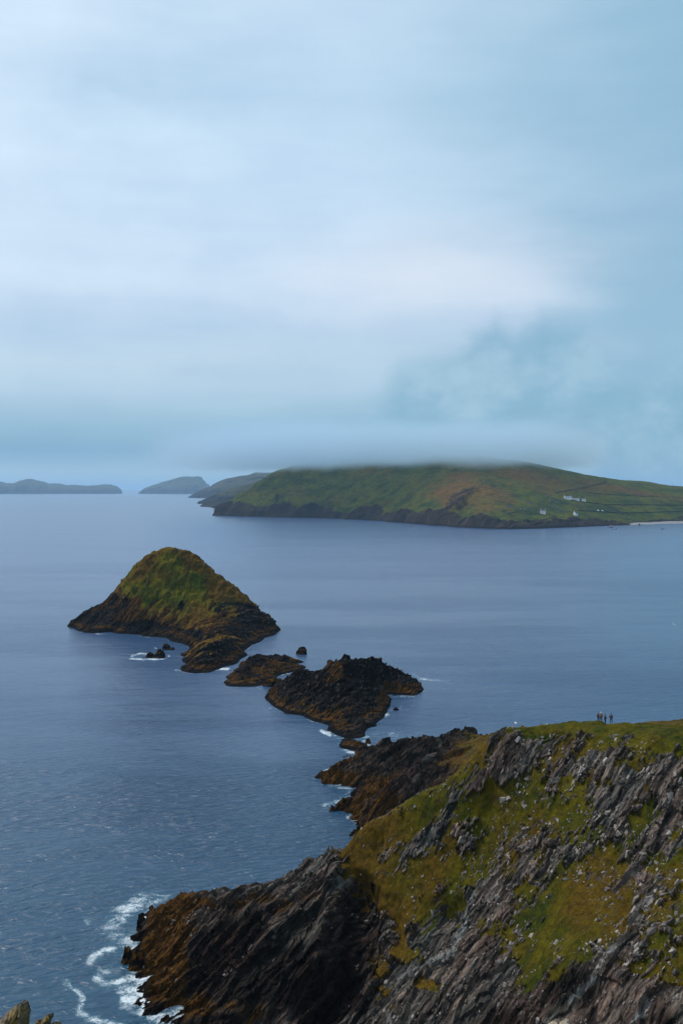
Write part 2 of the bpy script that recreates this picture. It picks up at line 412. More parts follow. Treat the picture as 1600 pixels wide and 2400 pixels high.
def slab_matrix(p, nrm, length, mode, r):
    """mode 0: bladed with the beds, 1: lying on the slope"""
    if mode == 0:
        a = BA + r.normal(0, 0.18, 3); th = r.normal(0, 0.55)
        nn = BN * math.cos(th) + BB * math.sin(th)
    else:
        nn = nrm + r.normal(0, 0.30, 3) + np.array([-0.15, -0.15, 0.15])
        a = np.array([0.75, 0.3, 0.25]) + r.normal(0, 0.55, 3)
    nn = nn / np.linalg.norm(nn)
    a = a - nn * a.dot(nn); a /= np.linalg.norm(a); b = np.cross(nn, a)
    M = np.eye(4); sx, sy, sz = length, length * r.uniform(0.55, 1.1), length * r.uniform(0.6, 1.25)
    M[:3, 0] = a * sx; M[:3, 1] = b * sy; M[:3, 2] = nn * sz
    M[:3, 3] = p + nrm * length * (-0.01 if mode == 1 else 0.04) - a * 0.1 * length
    return M

# ------------------------------------------------------------------ headland: surveyed points
ridge = [(1900, 1716, 168), (1760, 1712, 170), (1600, 1706, 172), (1500, 1697, 176), (1450, 1693, 176), (1432, 1693, 180), (1418, 1691, 188), (1405, 1690, 190), (1383, 1688, 190), (1325, 1690, 186), (1275, 1699, 184), (1226, 1702, 183),
         (1191, 1706, 181), (1153, 1730, 182), (1103, 1778, 183), (1065, 1820, 184), (1000, 1850, 186), (940, 1888, 187), (918, 1902, 188), (872, 1929, 189),
         (838, 1948, 190), (815, 1977, 191), (792, 2005, 192), (757, 2018, 193), (734, 2020, 194), (700, 2047, 196), (640, 2078, 199), (573, 2082, 201),
         (500, 2102, 204), (447, 2100, 207), (385, 2120, 211), (354, 2140, 215)]
face = [(1600, 1760, 157), (1900, 1770, 155), (1520, 1740, 161), (1450, 1760, 166), (1600, 1800, 155), (1600, 1900, 151), (1600, 2050, 142), (1600, 2200, 132), (1600, 2300, 127), (1600, 2400, 123), (1900, 2000, 140), (1900, 2300, 120),
        (1450, 1850, 162), (1450, 1950, 155), (1450, 2050, 149), (1450, 2150, 141), (1450, 2250, 134), (1450, 2400, 128),
        (1300, 1750, 178), (1300, 1850, 171), (1300, 1950, 165), (1320, 2080, 155), (1330, 2200, 144), (1300, 2260, 141), (1300, 2400, 135),
        (1150, 1800, 180), (1150, 1900, 178), (1150, 2000, 173), (1150, 2100, 166), (1150, 2200, 160), (1200, 2290, 150), (1150, 2400, 146),
        (1000, 1900, 184), (1000, 1980, 181), (1000, 2060, 177), (1000, 2150, 172), (1000, 2250, 165), (980, 2320, 158), (1000, 2400, 154),
        (900, 1980, 187), (880, 2040, 184), (920, 2100, 179), (930, 2200, 172), (950, 2300, 163), (900, 2400, 159),
        (820, 2040, 188), (810, 2110, 183), (790, 2200, 177.5), (800, 2300, 171), (800, 2400, 164),
        (700, 2110, 187), (700, 2190, 179), (690, 2290, 173.5), (700, 2400, 168),
        (600, 2130, 190), (600, 2200, 181.5), (590, 2300, 175.8), (600, 2395, 171),
        (500, 2150, 193), (500, 2220, 185), (480, 2310, 178.5), (490, 2385, 174),
        (420, 2150, 200), (420, 2230, 192), (400, 2310, 182), (410, 2370, 177), (370, 2200, 203), (360, 2300, 188)]
shoreH = [(352, 2142), (340, 2175), (336, 2205), (330, 2240), (322, 2290), (330, 2330), (345, 2370), (385, 2393), (450, 2408), (560, 2420), (700, 2450), (850, 2530), (1000, 2640), (1200, 2850), (1600, 3100)]
back = [flat(385, 220, 0), flat(440, 216, 0), flat(500, 214, 0), flat(573, 212, 0), flat(640, 213, 0), flat(700, 215, 0), flat(745, 219, 0), flat(790, 226, 0), flat(825, 234, 0),
        flat(838, 222, 9), flat(918, 228, 12), flat(1000, 230, 18), flat(1100, 232, 23), flat(1190, 232, 29), flat(1300, 235, 34), flat(1500, 232, 36), flat(1800, 232, 36),
        flat(300, 225, -8), flat(500, 226, -8), flat(700, 230, -8), flat(260, 200, -8), flat(240, 180, -8), flat(300, 165, -8), flat(500, 160, -8), flat(800, 140, -8), flat(1200, 110, -8), flat(1700, 95, -8)]
shoreP = [(862, 1765), (872, 1774), (884, 1780), (850, 1786), (820, 1793), (795, 1801), (764, 1819), (768, 1828), (795, 1838), (818, 1847), (822, 1862), (800, 1876), (797, 1888),
          (825, 1897), (846, 1911), (848, 1925), (838, 1942)]
midP = [(894, 1743, 335), (921, 1750, 335), (945, 1749, 334), (971, 1741, 332), (1013, 1727, 322), (1030, 1723, 320), (1051, 1728, 314), (1089, 1726, 305), (1120, 1732, 294), (1153, 1728, 285), (1250, 1735, 270),
        (880, 1855, 284), (820, 1817, 310), (950, 1800, 301), (1000, 1800, 287), (900, 1900, 268), (1000, 1775, 302), (900, 1795, 317), (1055, 1815, 268), (945, 1875, 262), (1100, 1765, 275), (890, 1820, 300), (860, 1880, 275), (1020, 1750, 312), (930, 1835, 283), (985, 1840, 268)]
backP = [flat(862, 350, 0), flat(894, 352, 0), flat(930, 350, 0), flat(971, 352, 0), flat(1030, 352, 0), flat(1100, 346, 0), flat(1160, 336, 0), flat(1300, 322, 0), flat(1500, 310, 0), flat(1800, 300, 0),
         flat(820, 362, -8), flat(1000, 370, -8), flat(1300, 345, -8), flat(740, 330, -8), flat(720, 300, -8), flat(760, 280, -8), flat(790, 262, -8), flat(1700, 335, -8), flat(1500, 270, 28), flat(1350, 270, 24), flat(1750, 270, 28)]
ptsH = [Wp(*p) for p in ridge + face] + shore(shoreH) + back + shore(shoreP) + [Wp(*p) for p in midP] + backP
for u_r, v_r, D_r in ridge:
    s_r = (v_r - V0) / F; gap = 1.0 if u_r > 1250 else 1.0
    ptsH.append(flat(u_r, D_r + 7, H - s_r * (D_r + 7) - 2.2))
    if u_r > 800: ptsH.append(flat(u_r, D_r + 18, H - s_r * (D_r + 18) - 6.0))
FH = Field(ptsH, 0.8, 15)

def seg_dist(u, v, pl):
    d = np.full(np.shape(u), 1e9)
    for (x0, y0), (x1, y1) in zip(pl[:-1], pl[1:]):
        L2 = (x1 - x0) ** 2 + (y1 - y0) ** 2 + 1e-9
        k = np.clip(((u - x0) * (x1 - x0) + (v - y0) * (y1 - y0)) / L2, 0, 1)
        d = np.minimum(d, np.hypot(u - x0 - k * (x1 - x0), v - y0 - k * (y1 - y0)))
    return d

def blob(u, v, cu, cv, ru, rv, ang=0.0):
    a = R(ang); x = (u - cu) * math.cos(a) - (v - cv) * math.sin(a); y = (u - cu) * math.sin(a) + (v - cv) * math.cos(a)
    return np.exp(-((x / ru) ** 2 + (y / rv) ** 2) * 1.2)

# where the photograph shows bare rock (+) and turf (-); centre, radii, lean
ROCKS = [(872, 2130, 30, 80, -8, 1.3), (905, 2160, 22, 50, -8, 0.8), (1230, 1745, 60, 40, 0, 1.2), (1175, 1795, 75, 38, 50, 1.2), (1215, 1800, 60, 35, 60, 1.1), (1345, 1755, 55, 26, 40, 1.0), (1425, 1765, 70, 30, 35, 1.25), (1400, 1800, 45, 26, 20, 0.9),
         (1360, 1800, 30, 25, 0, 0.8), (1440, 1880, 120, 48, 52, 1.5), (1490, 1830, 90, 40, 40, 1.3), (1565, 1800, 45, 70, 0, 1.1), (1580, 1880, 50, 40, 0, 1.1), (1560, 1960, 90, 45, 55, 1.3), (1500, 2000, 100, 20, 52, 0.7),
         (1075, 1850, 60, 22, 50, 1.0), (1045, 1925, 75, 25, 48, 1.0), (1100, 1965, 40, 40, 0, 0.8), (960, 2000, 75, 30, 20, 1.1), (1290, 1880, 50, 40, 0, 0.35), (1250, 1990, 70, 20, 20, 0.6),
         (1310, 2010, 60, 25, 25, 0.9), (1215, 2060, 40, 95, -35, 1.15), (1160, 2120, 36, 55, -35, 1.1), (1270, 2070, 60, 20, 55, 0.8), (1440, 2090, 90, 22, 52, 0.9), (1520, 2060, 60, 50, 50, 1.0), (1480, 2140, 50, 30, 60, 0.8),
         (1530, 2110, 55, 45, 0, 0.5), (1570, 2190, 60, 30, 0, 0.7), (1120, 2120, 130, 35, 52, 1.0), (1050, 2250, 130, 70, 52, 1.5), (1130, 2330, 150, 50, 50, 1.4),
         (1380, 2330, 160, 55, 40, 2.0), (1500, 2370, 150, 80, 0, 2.2), (1250, 2400, 200, 60, 0, 2.0), (1430, 2230, 50, 30, 0, 0.7), (1000, 2400, 300, 60, 0, 1.5)]
TURF = [(1400, 1692, 230, 15, 0, 1.5), (1500, 1698, 150, 16, 0, 1.0), (1412, 1706, 40, 14, 0, 1.0), (1640, 1705, 80, 20, 0, 1.5), (1530, 1725, 110, 25, -5, 1.8), (1470, 1800, 50, 20, 20, 0.8), (1110, 1900, 60, 25, 30, 0.5), (1200, 1880, 90, 30, 15, 0.9), (1330, 1900, 70, 25, 10, 0.9), (1550, 2030, 60, 20, 10, 0.6), (1300, 1700, 90, 14, 0, 1.0),
        (1330, 2165, 90, 55, 25, 1.9), (1240, 2270, 45, 60, 30, 1.7), (1180, 2310, 30, 35, 0, 0.6), (1500, 2270, 50, 22, 0, 1.0), (1590, 2270, 40, 20, 0, 0.8), (850, 2035, 38, 26, -20, 2.0), (900, 2085, 20, 40, 30, 1.6), (940, 2170, 15, 50, 8, 2.4),
        (960, 2235, 24, 22, -40, 2.0), (1010, 2310, 36, 20, -10, 2.4), (1060, 2020, 60, 16, 10, 0.5), (880, 1965, 70, 25, 30, 1.0), (980, 1910, 60, 25, 30, 0.9), (815, 2165, 22, 14, 0, 1.2), (1440, 2020, 60, 20, 0, 0.5)]
PAINTED_SHADE = [(640, 2290, 200, 70, 0, 0.8), (845, 2190, 40, 120, 0, 0.6), (860, 2110, 38, 60, 10, 1.3), (850, 2220, 50, 90, 0, 1.2), (700, 2290, 150, 80, 0, 1.3), (560, 2260, 100, 90, 0, 1.0), (800, 2330, 90, 50, 0, 1.2), (1040, 2130, 50, 30, 40, 1.1), (930, 2110, 40, 50, 40, 0.6), (1330, 2320, 80, 50, 45, 1.1), (1180, 2380, 90, 40, 0, 1.0), (1560, 2380, 40, 60, 0, 0.9), (600, 2130, 120, 20, 0, 0.6), (1430, 2370, 100, 20, 50, 0.3)]  # shade of the overhanging cliff, gully and hollows, put into the rock colour
VEINS = [[(1120, 2090), (1085, 2160), (1055, 2220)], [(820, 2060), (800, 2100)], [(1060, 2225), (1030, 2250), (950, 2290)], [(910, 2390), (925, 2365)], [(1440, 2230), (1400, 2290), (1340, 2360)], [(1530, 2330), (1490, 2390)]]
WEEDS = [(620, 2125, 130, 22, 5, 0.75), (740, 2090, 60, 20, 0, 0.6), (400, 2180, 70, 80, 0, 1.2), (390, 2290, 60, 90, 0, 1.2), (450, 2120, 80, 25, 0, 1.0), (470, 2370, 90, 40, 0, 0.9), (600, 2380, 60, 20, 0, 0.6), (690, 2170, 60, 20, 10, 0.6), (590, 2330, 60, 40, 0, 0.4)]

def headland_masks(P, N):
    x, y, z = P[..., 0], P[..., 1], P[..., 2]
    u, v = to_uv(x, y, z)
    jx = fbm(x / 7, y / 7, z / 7, 3) * 22; jy = fbm(x / 7 + 40, y / 7, z / 7, 3) * 22
    us, vs = u + jx, v + jy
    s = lambda L: sum(b[5] * blob(us, vs, *b[:5]) for b in L)
    left = sstep(860 - u + (v - 2060) * 0.10, 0, 60) * sstep(v, 1985, 2030)        # all rock out on the point
    low = sstep(v - (2110 + (u - 850) * 0.22), 0, 80)
    rk = 0.06 + 0.95 * s(ROCKS) + 1.3 * left + 0.75 * low - s(TURF)
    st = beds(P, 2.6, 4, 0.7)
    steep = 1 - N[..., 2]
    rock = rk - 0.30 + 0.46 * st + 0.56 * fbm(x / 3.2, y / 3.2, z / 3.2, 5, 0.6) + 0.4 * sstep(steep, 0.4, 0.8)
    bm, _ = blocks(P, 0.9, 5.0, 2.5, k=9); bm2, _ = blocks(P, 2.0, 4.0, 2.5, k=10)
    rock = rock + (1.15 * (bm - 0.34) + 0.80 * (bm2 - 0.34)) * sstep(rk, -0.9, 0.2)
    rock = sstep(rock, 0.50, 0.66)
    dark = np.clip(s(PAINTED_SHADE), 0, 1) * (0.7 + 0.3 * fbm(x / 6, y / 6, z / 6, 2))
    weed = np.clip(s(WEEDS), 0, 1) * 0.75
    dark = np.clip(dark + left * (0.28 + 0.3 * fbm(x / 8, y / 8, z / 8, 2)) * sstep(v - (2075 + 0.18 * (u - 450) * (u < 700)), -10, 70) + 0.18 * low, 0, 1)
    P_mask = sstep(y, 222, 238)
    # the low rocky shore behind: weedy near the water, turf high up
    g2 = sstep(z, 12, 20) * 0.9 + 0.35 * fbm(x / 9, y / 9, 0 * z, 3)
    rock = rock * (1 - P_mask) + (1 - np.clip(g2, 0, 1)) * P_mask
    weed = weed * (1 - P_mask) + P_mask * (np.clip(0.62 - z * 0.022 + 0.45 * fbm(x / 14, y / 14, z / 14, 2) - 0.9 * blob(us, vs, 960, 1770, 90, 35, 20), 0, 1))
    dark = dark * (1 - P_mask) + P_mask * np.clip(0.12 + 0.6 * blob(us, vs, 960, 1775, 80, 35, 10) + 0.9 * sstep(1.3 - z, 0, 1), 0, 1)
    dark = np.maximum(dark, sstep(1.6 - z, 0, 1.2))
    vein = 0
    for pl in VEINS: vein = np.maximum(vein, sstep(9 - seg_dist(us, vs, pl), 0, 6))
    vein = np.maximum(vein, P_mask * 0.35 * sstep(6 - seg_dist(u + jx * .4, v + jy * .4, [(1050, 1730), (1020, 1790), (985, 1830)]), 0, 4))
    dry = np.clip(0.2 - 1.2 * blob(us, vs, 1500, 1715, 200, 30, -3) + 0.6 * fbm(x / 12, y / 12, z / 12, 2) + 0.6 * sstep(1000 - u, 0, 150), 0, 1)
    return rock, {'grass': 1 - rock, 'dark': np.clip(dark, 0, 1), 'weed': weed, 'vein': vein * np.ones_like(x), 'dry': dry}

GULLY = [(832, 2085), (850, 2150), (845, 2230), (790, 2320), (720, 2390)]
def headland_surface(X, Y, fine=True):
    Z = FH(X, Y)
    Z = Z + fbm(X / 9, Y / 9, 0 * X, 3) * 0.45 - 0.2
    P = np.stack([X, Y, Z], -1)
    u, v = to_uv(X, Y, Z)
    # gully and hollows cut into the face
    cut = 4.6 * sstep(1 - seg_dist(u + 14 * fbm(X / 5, Y / 5, Z / 5, 3), v, GULLY) / 58, 0, 1) + 3.0 * blob(u, v, 1050, 2140, 45, 28, 35) + 1.6 * blob(u, v, 930, 2170, 18, 60, 8) + 2.0 * blob(u, v, 1360, 2340, 60, 30, 50)
    cut = cut + 0 - 2.2 * sstep(1 - seg_dist(u, v, [(800, 2050), (770, 2150), (740, 2240)]) / 35, 0, 1)
    N = grid_normals(P)
    P = P - N * (cut * np.ones_like(Z))[..., None]
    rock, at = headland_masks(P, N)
    b = beds(P, 4.5, 5, 0.60)
    big = beds(P, 11.0, 2)
    Pm = sstep(Y, 222, 238)
    sl = sstep(860 - u, 0, 80) * (1 - Pm)
    amp = rock * (0.80 + 0.5 * sl + 1.1 * Pm)
    h1, t1 = blocks(P, 3.2, 5.5, 3.5, k=1); h2, t2 = blocks(P, 1.3, 6.0, 3.5, k=2); h3, t3 = blocks(P, 0.62, 4.5, 3.0, k=3)
    at['tone'] = np.clip(0.5 + 0.35 * (t1 - 0.5) + 0.55 * (t2 - 0.5) + 0.6 * (t3 - 0.5), 0, 1)
    d = amp * (b * 0.50 - 0.40 - 0.12 * sl + 1.45 * (h1 - 0.3) + 0.80 * (h2 - 0.3) + 0.30 * (h3 - 0.3)) + (big * 0.9 * rock * (0.6 + sl + 2.4 * Pm)) + (1 - rock) * (0.20 * fbm(P[..., 0] / 1.6, P[..., 1] / 1.6, P[..., 2] / 1.6, 4, 0.65))
    # blocky chips
    d = d + rock * 0.14 * np.abs(fbm(P[..., 0] / 1.1, P[..., 1] / 1.1, P[..., 2] / 1.1, 3))
    P = P + N * d[..., None]
    return P, N, rock, at

D1 = np.concatenate([np.arange(104, 118, 0.9), np.arange(118, 206, 0.20), np.arange(206, 236, 0.6)])
X, Y = pd_grid(225, 1850, 720, D1)
PH, NH, rockH, atH = headland_surface(X, Y)
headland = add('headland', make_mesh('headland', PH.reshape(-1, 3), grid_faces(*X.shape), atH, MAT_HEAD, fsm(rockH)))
tag(headland, 'slate headland with turf patches and tilted rock fins above a dark sea cliff', kind='structure')

X, Y = pd_grid(700, 1850, 430, np.concatenate([np.arange(234, 362, 0.42), np.arange(362, 372, 2)]))
PS, NS, rockS, atS = headland_surface(X, Y)
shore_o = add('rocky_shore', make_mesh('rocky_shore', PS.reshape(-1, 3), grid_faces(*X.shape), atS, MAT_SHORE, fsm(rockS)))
tag(shore_o, 'low dark slate point covered in orange brown weed behind the headland', kind='structure')

# ------------------------------------------------------------------ slabs on the headland
NHs = grid_normals(PH)
u_, v_ = to_uv(PH[..., 0], PH[..., 1], PH[..., 2])
area = np.ones_like(u_) * PH[..., 1] ** 1.0
jit = fbm(PH[..., 0] / 3, PH[..., 1] / 3, PH[..., 2] / 3, 3)
inview = (u_ > 330) & (u_ < 1640) & (v_ > 1670) & (v_ < 2440) & (PH[..., 2] > 0.5) & (PH[..., 1] > 116) & (PH[..., 1] < 205)
edge = np.exp(-((rockH - 0.5) / 0.35) ** 2)
scree = sum(s_ * blob(u_, v_, *b_) for *b_, s_ in [(1250, 1990, 160, 60, 15, 1.0), (1300, 2020, 120, 40, 25, 1.0), (1510, 2060, 110, 90, 40, 1.3), (1560, 2200, 80, 40, 0, 1.3), (1270, 1830, 90, 50, 0, 0.8), (1230, 1950, 90, 30, 20, 0.8), (1130, 2000, 90, 40, 0, 0.6), (1450, 2230, 70, 25, 0, 0.7), (1350, 1790, 80, 40, 0, 0.6)])
wgt = inview * (1 - 0.95 * sstep(1738 - v_, 0, 30) * sstep(u_, 1290, 1330)) * (0.02 + 0.75 * edge + 0.30 * rockH + 0.45 * scree) * (0.12 + sstep(jit, -0.15, 0.45)) * (1 - 0.93 * np.clip(blob(u_, v_, 1330, 2165, 95, 55, 25) + blob(u_, v_, 1540, 1722, 120, 26, -5) + 0.9 * blob(u_, v_, 1415, 1690, 90, 14, 0) + 0.8 * blob(u_, v_, 960, 2180, 20, 120, 10), 0, 1)) * (1 - 0.85 * np.clip(1.3 * atH['dark'], 0, 1)) * (1 - 0.8 * sstep(880 - u_, 0, 80))
wgt = (wgt / wgt.sum()).ravel()
idx = rng.choice(len(wgt), 9500, p=wgt, replace=False)
Pf, Nf, Rf, uf, vf = PH.reshape(-1, 3), NHs.reshape(-1, 3), rockH.ravel(), u_.ravel(), v_.ravel()
small, tints = [], []
for q in idx:
    L = float(np.clip(rng.lognormal(-0.95, 0.55), 0.14, 1.7))
    mode = 0 if rng.random() < 0.35 + 0.5 * Rf[q] else 1
    M_ = slab_matrix(Pf[q], Nf[q], L, mode, rng); small.append(M_); tints.append(float(0.05 + 0.85 * rng.random() ** 1.5))
o = add('loose_slate', merged_slabs('loose_slate', small, tints, MAT_SLAB), headland); o['kind'] = 'stuff'
# the larger ones, one object each
slab_me = [make_mesh('rock_slab', V, q, None, MAT_SLAB, False, tr) for V, q, tr in TEMPL]
KNOWN = [(1253, 1880, 1.9, 1), (1322, 1815, 1.7, 1), (1343, 1832, 1.9, 1), (1298, 1830, 1.9, 1), (1180, 1872, 2.6, 1), (1225, 1880, 1.7, 1), (1155, 1942, 1.5, 1), (1190, 1950, 1.8, 1), (1230, 1942, 1.7, 1), (1257, 1970, 1.8, 1), (1222, 1985, 1.7, 1),
         (1265, 1775, 1.9, 1), (1290, 1778, 1.6, 1), (1235, 1825, 1.6, 1), (1212, 1840, 1.6, 1), (1568, 1865, 2.7, 1), (1580, 1810, 1.6, 1), (1440, 1935, 2.8, 1), (1452, 1952, 1.8, 1), (1455, 1820, 0.9, 1), (1245, 2195, 2.2, 1), (1215, 2198, 1.2, 1),
         (1190, 2218, 1.7, 1), (1520, 2110, 2.6, 1), (1540, 2112, 1.8, 1), (1530, 2180, 2.3, 1), (1585, 2160, 2.0, 1), (1575, 2225, 1.4, 1), (1400, 2110, 0.8, 1), (1330, 2060, 2.0, 1), (1300, 2005, 1.8, 1), (1350, 1990, 1.8, 1), (1080, 1965, 1.8, 0), (1095, 1960, 2.6, 0),
         (1085, 1972, 2.2, 0), (1105, 1975, 2.0, 0), (1060, 1955, 1.6, 0), (1365, 1802, 2.4, 0), (1350, 1808, 2.6, 0), (1375, 1805, 2.2, 0), (1340, 1805, 2.0, 0), (1430, 1775, 2.6, 0), (1445, 1778, 2.2, 0), (1415, 1785, 2.6, 0), (1405, 1758, 2.2, 0),
         (1185, 1712, 1.8, 0), (1195, 1725, 2.4, 0), (1215, 1730, 2.2, 0), (1228, 1745, 2.6, 0), (1160, 1760, 2.3, 0), (1130, 1765, 2.0, 0), (1540, 1775, 2.3, 0), (1560, 1785, 2.4, 0), (1575, 1770, 2.2, 0), (1548, 1800, 2.8, 0), (1520, 1815, 2.5, 0)]
n_big = 0
def big_slab(p, n, L, mode, k):
    M_ = slab_matrix(p, n, L, mode, rng)
    o = bpy.data.objects.new('rock_slab', slab_me[k % len(slab_me)]); C.objects.link(o); o.parent = headland
    o.matrix_basis = Matrix(M_.tolist())
ok = np.where(inview.ravel())[0]
for u0, v0, L, mode in KNOWN:
    q = ok[np.argmin((uf[ok] - u0) ** 2 + (vf[ok] - v0) ** 2)]
    big_slab(Pf[q], Nf[q], L, mode, n_big); n_big += 1
for q in rng.choice(len(wgt), 300 - n_big, p=wgt, replace=False):
    mode = 0 if rng.random() < 0.25 + 0.6 * Rf[q] else 1
    big_slab(Pf[q], Nf[q], float(rng.uniform(0.9, 1.9)), mode, n_big); n_big += 1

# ------------------------------------------------------------------ conical sea stack and islets
def islet(name, pts, urange, Drange, nu, nD, mat, masks, label, category='islet', L0=6.0, amp=1.2, step=1.0, nslab=0, slabL=(0.8, 2.2), jag=0.0):
    Fd = Field(pts, step, 12)
    X, Y = pd_grid(*urange, nu, np.linspace(*Drange, nD))
    Z = Fd(X, Y) + 0.0
    P = np.stack([X, Y, Z], -1); N = grid_normals(P)
    rock, at = masks(P, N)
    b = beds(P, L0, 5, 0.58); bg = beds(P, L0 * 2.6, 2)
    keep = sstep(Z, -0.6, 3.0)
    h1, t1 = blocks(P, L0 * 0.6, k=4); h2, t2 = blocks(P, L0 * 0.26, k=5)
    at['tone'] = np.clip(0.45 + 0.5 * (t1 - 0.5) + 0.7 * (t2 - 0.5), 0, 1)
    at['grass'] = at['grass'] - 0.35 * at['grass'] * (t2 > 0.72)
    d = keep * (amp * (0.22 + rock * 0.78) * (1.5 * (h1 - 0.35) + 0.85 * (h2 - 0.35)) + amp * rock * (0.9 * b - 0.95 + 1.1 * bg) + (1 - rock) * amp * 0.85 * (fbm(P[..., 0] / (L0 * .7), P[..., 1] / (L0 * .7), P[..., 2] / (L0 * .7), 5, 0.6) + 0.5 * b) + rock * amp * 0.35 * fbm(P[..., 0] / (L0 * .4), P[..., 1] / (L0 * .4), P[..., 2] / (L0 * .4), 3))
    P = P + N * d[..., None]
    o = add(name, make_mesh(name, P.reshape(-1, 3), grid_faces(*X.shape), at, mat, fsm(rock)))
    tag(o, label, category)
    if nslab:
        NN = grid_normals(P).reshape(-1, 3); Pq = P.reshape(-1, 3); wq = (rock * sstep(Z, 0.2, 1.5)).ravel() * (0.25 + np.clip(b, 0, 1).ravel()); wq /= wq.sum()
        ms, tt = [], []
        for q in rng.choice(len(wq), nslab, p=wq, replace=False):
            ms.append(slab_matrix(Pq[q], NN[q], float(rng.uniform(*slabL)), 0, rng)); tt.append(float(rng.uniform(0.02, 0.8)))
        c = add('rock_fins', merged_slabs('rock_fins', ms, tt, MAT_DARKSLAB), o); c['kind'] = 'stuff'
    return o, Fd, (P, rock)

def m_cone(P, N):
    x, y, z = P[..., 0], P[..., 1], P[..., 2]; u, v = to_uv(x, y, z)
    j = fbm(x / 18, y / 18, z / 18, 4)
    g = sstep(z + 13 * j + 11 * beds(P, 6, 4, 0.65) - np.interp(u, [150, 230, 300, 400, 480, 560, 650], [32, 26, 20, 17, 15, 18, 32]), -4, 4)
    us = u + j * 15
    g = g * (1 - 0.85 * blob(us, v, 250, 1420, 60, 30, 40))
    w = np.clip(0.75 * sstep(z, 3, 8) * sstep(34 - z, 0, 14) * (0.5 + 0.9 * j + 0.35 * sstep(430 - u, -40, 60)) + 0.8 * blob(us, v, 450, 1455, 90, 22, 0) + 0.75 * blob(us, v, 330, 1400, 110, 22, 50) + 0.7 * sstep(4.5 - z, 0, 2) * sstep(z, 0.7, 2), 0, 1)
    w = w * (1 - 0.9 * blob(us, v, 340, 1465, 75, 16, 0)) * (1 - 0.7 * sstep(v, 1500, 1520) * sstep(z, 4.5, 6))
    dk = np.clip(0.25 + 1.0 * blob(us, v, 340, 1462, 80, 20, 5) + 0.8 * blob(us, v, 500, 1520, 70, 40, 0) + 0.6 * blob(us, v, 620, 1460, 40, 30, 0) + sstep(1.8 - z, 0, 1.5), 0, 1)
    return 1 - g, {'grass': g, 'weed': w, 'dark': dk, 'vein': 0 * x, 'dry': np.clip(0.15 + 0.9 * j + 0.5 * sstep(u, 420, 520), 0, 1)}

top = [(190, 1440, 671), (222, 1423, 670), (232, 1424, 669), (262, 1400, 667), (281, 1371, 665), (300, 1348, 663), (318, 1328, 661), (335, 1313, 660), (360, 1298, 659), (382, 1290, 658), (405, 1287, 657), (430, 1294, 656),
       (450, 1301, 655), (465, 1313, 654), (485, 1331, 653), (522, 1358, 652), (545, 1376, 651), (570, 1396, 650), (590, 1413, 650), (605, 1431, 649), (618, 1442, 648), (627, 1437, 648), (635, 1449, 648), (642, 1466, 648)]
shoreL = [(158, 1466), (175, 1473), (198, 1483), (233, 1487), (262, 1481), (300, 1486), (330, 1490), (345, 1493), (400, 1503), (425, 1508), (440, 1514), (422, 1533), (432, 1540), (438, 1556), (424, 1573), (450, 1578), (490, 1577), (505, 1571), (530, 1561),
          (562, 1547), (572, 1528), (590, 1511), (620, 1496), (645, 1488), (652, 1480)]
bodyL = [(300, 1400, 652), (350, 1360, 652), (400, 1340, 650), (450, 1350, 648), (500, 1380, 645), (550, 1410, 643), (250, 1440, 652), (300, 1440, 645), (350, 1430, 643), (400, 1420, 640), (450, 1420, 636), (500, 1430, 632), (550, 1440, 632), (600, 1460, 635),
         (300, 1475, 636.5), (350, 1476, 634.5), (400, 1485, 623), (440, 1465, 626), (480, 1470, 602), (520, 1462, 592), (560, 1478, 600), (600, 1485, 618), (440, 1504, 594), (480, 1500, 556), (515, 1498, 548), (550, 1512, 556), (470, 1538, 520), (510, 1528, 524), (545, 1537, 535), (450, 1560, 508), (490, 1556, 508), (530, 1552, 521)]
ptsL = [Wp(*p) for p in top + bodyL] + shore(shoreL) + [flat(545, 504, -5), flat(562, 515, -5), flat(585, 540, -4), flat(170, 690, 0), flat(250, 700, 0), flat(350, 712, 0), flat(450, 712, 0), flat(550, 700, 0), flat(640, 668, 0), flat(400, 685, 34), flat(480, 680, 22), flat(320, 685, 26),
        flat(120, 672, -8), flat(200, 620, -8), flat(300, 605, -8), flat(390, 570, -8), flat(380, 500, -8), flat(450, 480, -8), flat(560, 500, -8), flat(640, 570, -8), flat(690, 640, -8), flat(680, 690, -8), flat(450, 735, -8), flat(200, 725, -8)]
cone, F_cone, _ = islet('sea_stack', ptsL, (110, 700), (470, 735), 520, 500, MAT_STACK, m_cone,
                   'tall cone shaped sea stack with green turf top and dark rocky skirt', 'sea stack', 7.0, 1.25, 1.2, 900, (1.2, 3.4))

def m_rock(hi=14.0, patches=()):
    def f(P, N):
        x, y, z = P[..., 0], P[..., 1], P[..., 2]; u, v = to_uv(x, y, z); j = fbm(x / 12, y / 12, z / 12, 4); us = u + 14 * j
        w = sstep(4.6 - z + 4.0 * j, 0, 2.5) * 0.85
        for b in patches: w = w + b[5] * blob(us, v, *b[:5])
        dk = np.clip(0.30 + 0.7 * sstep(z, 5, 8) - 0.8 * sum([b[5] * blob(us, v, *b[:5]) for b in patches] or [0]) + 1.2 * sstep(1.1 - z, 0, 0.9), 0, 1)
        return np.ones_like(x), {'grass': 0 * x, 'weed': np.clip(w, 0, 1) * sstep(z, 0.5, 1.3), 'dark': dk, 'vein': 0 * x, 'dry': 0 * x}
    return f

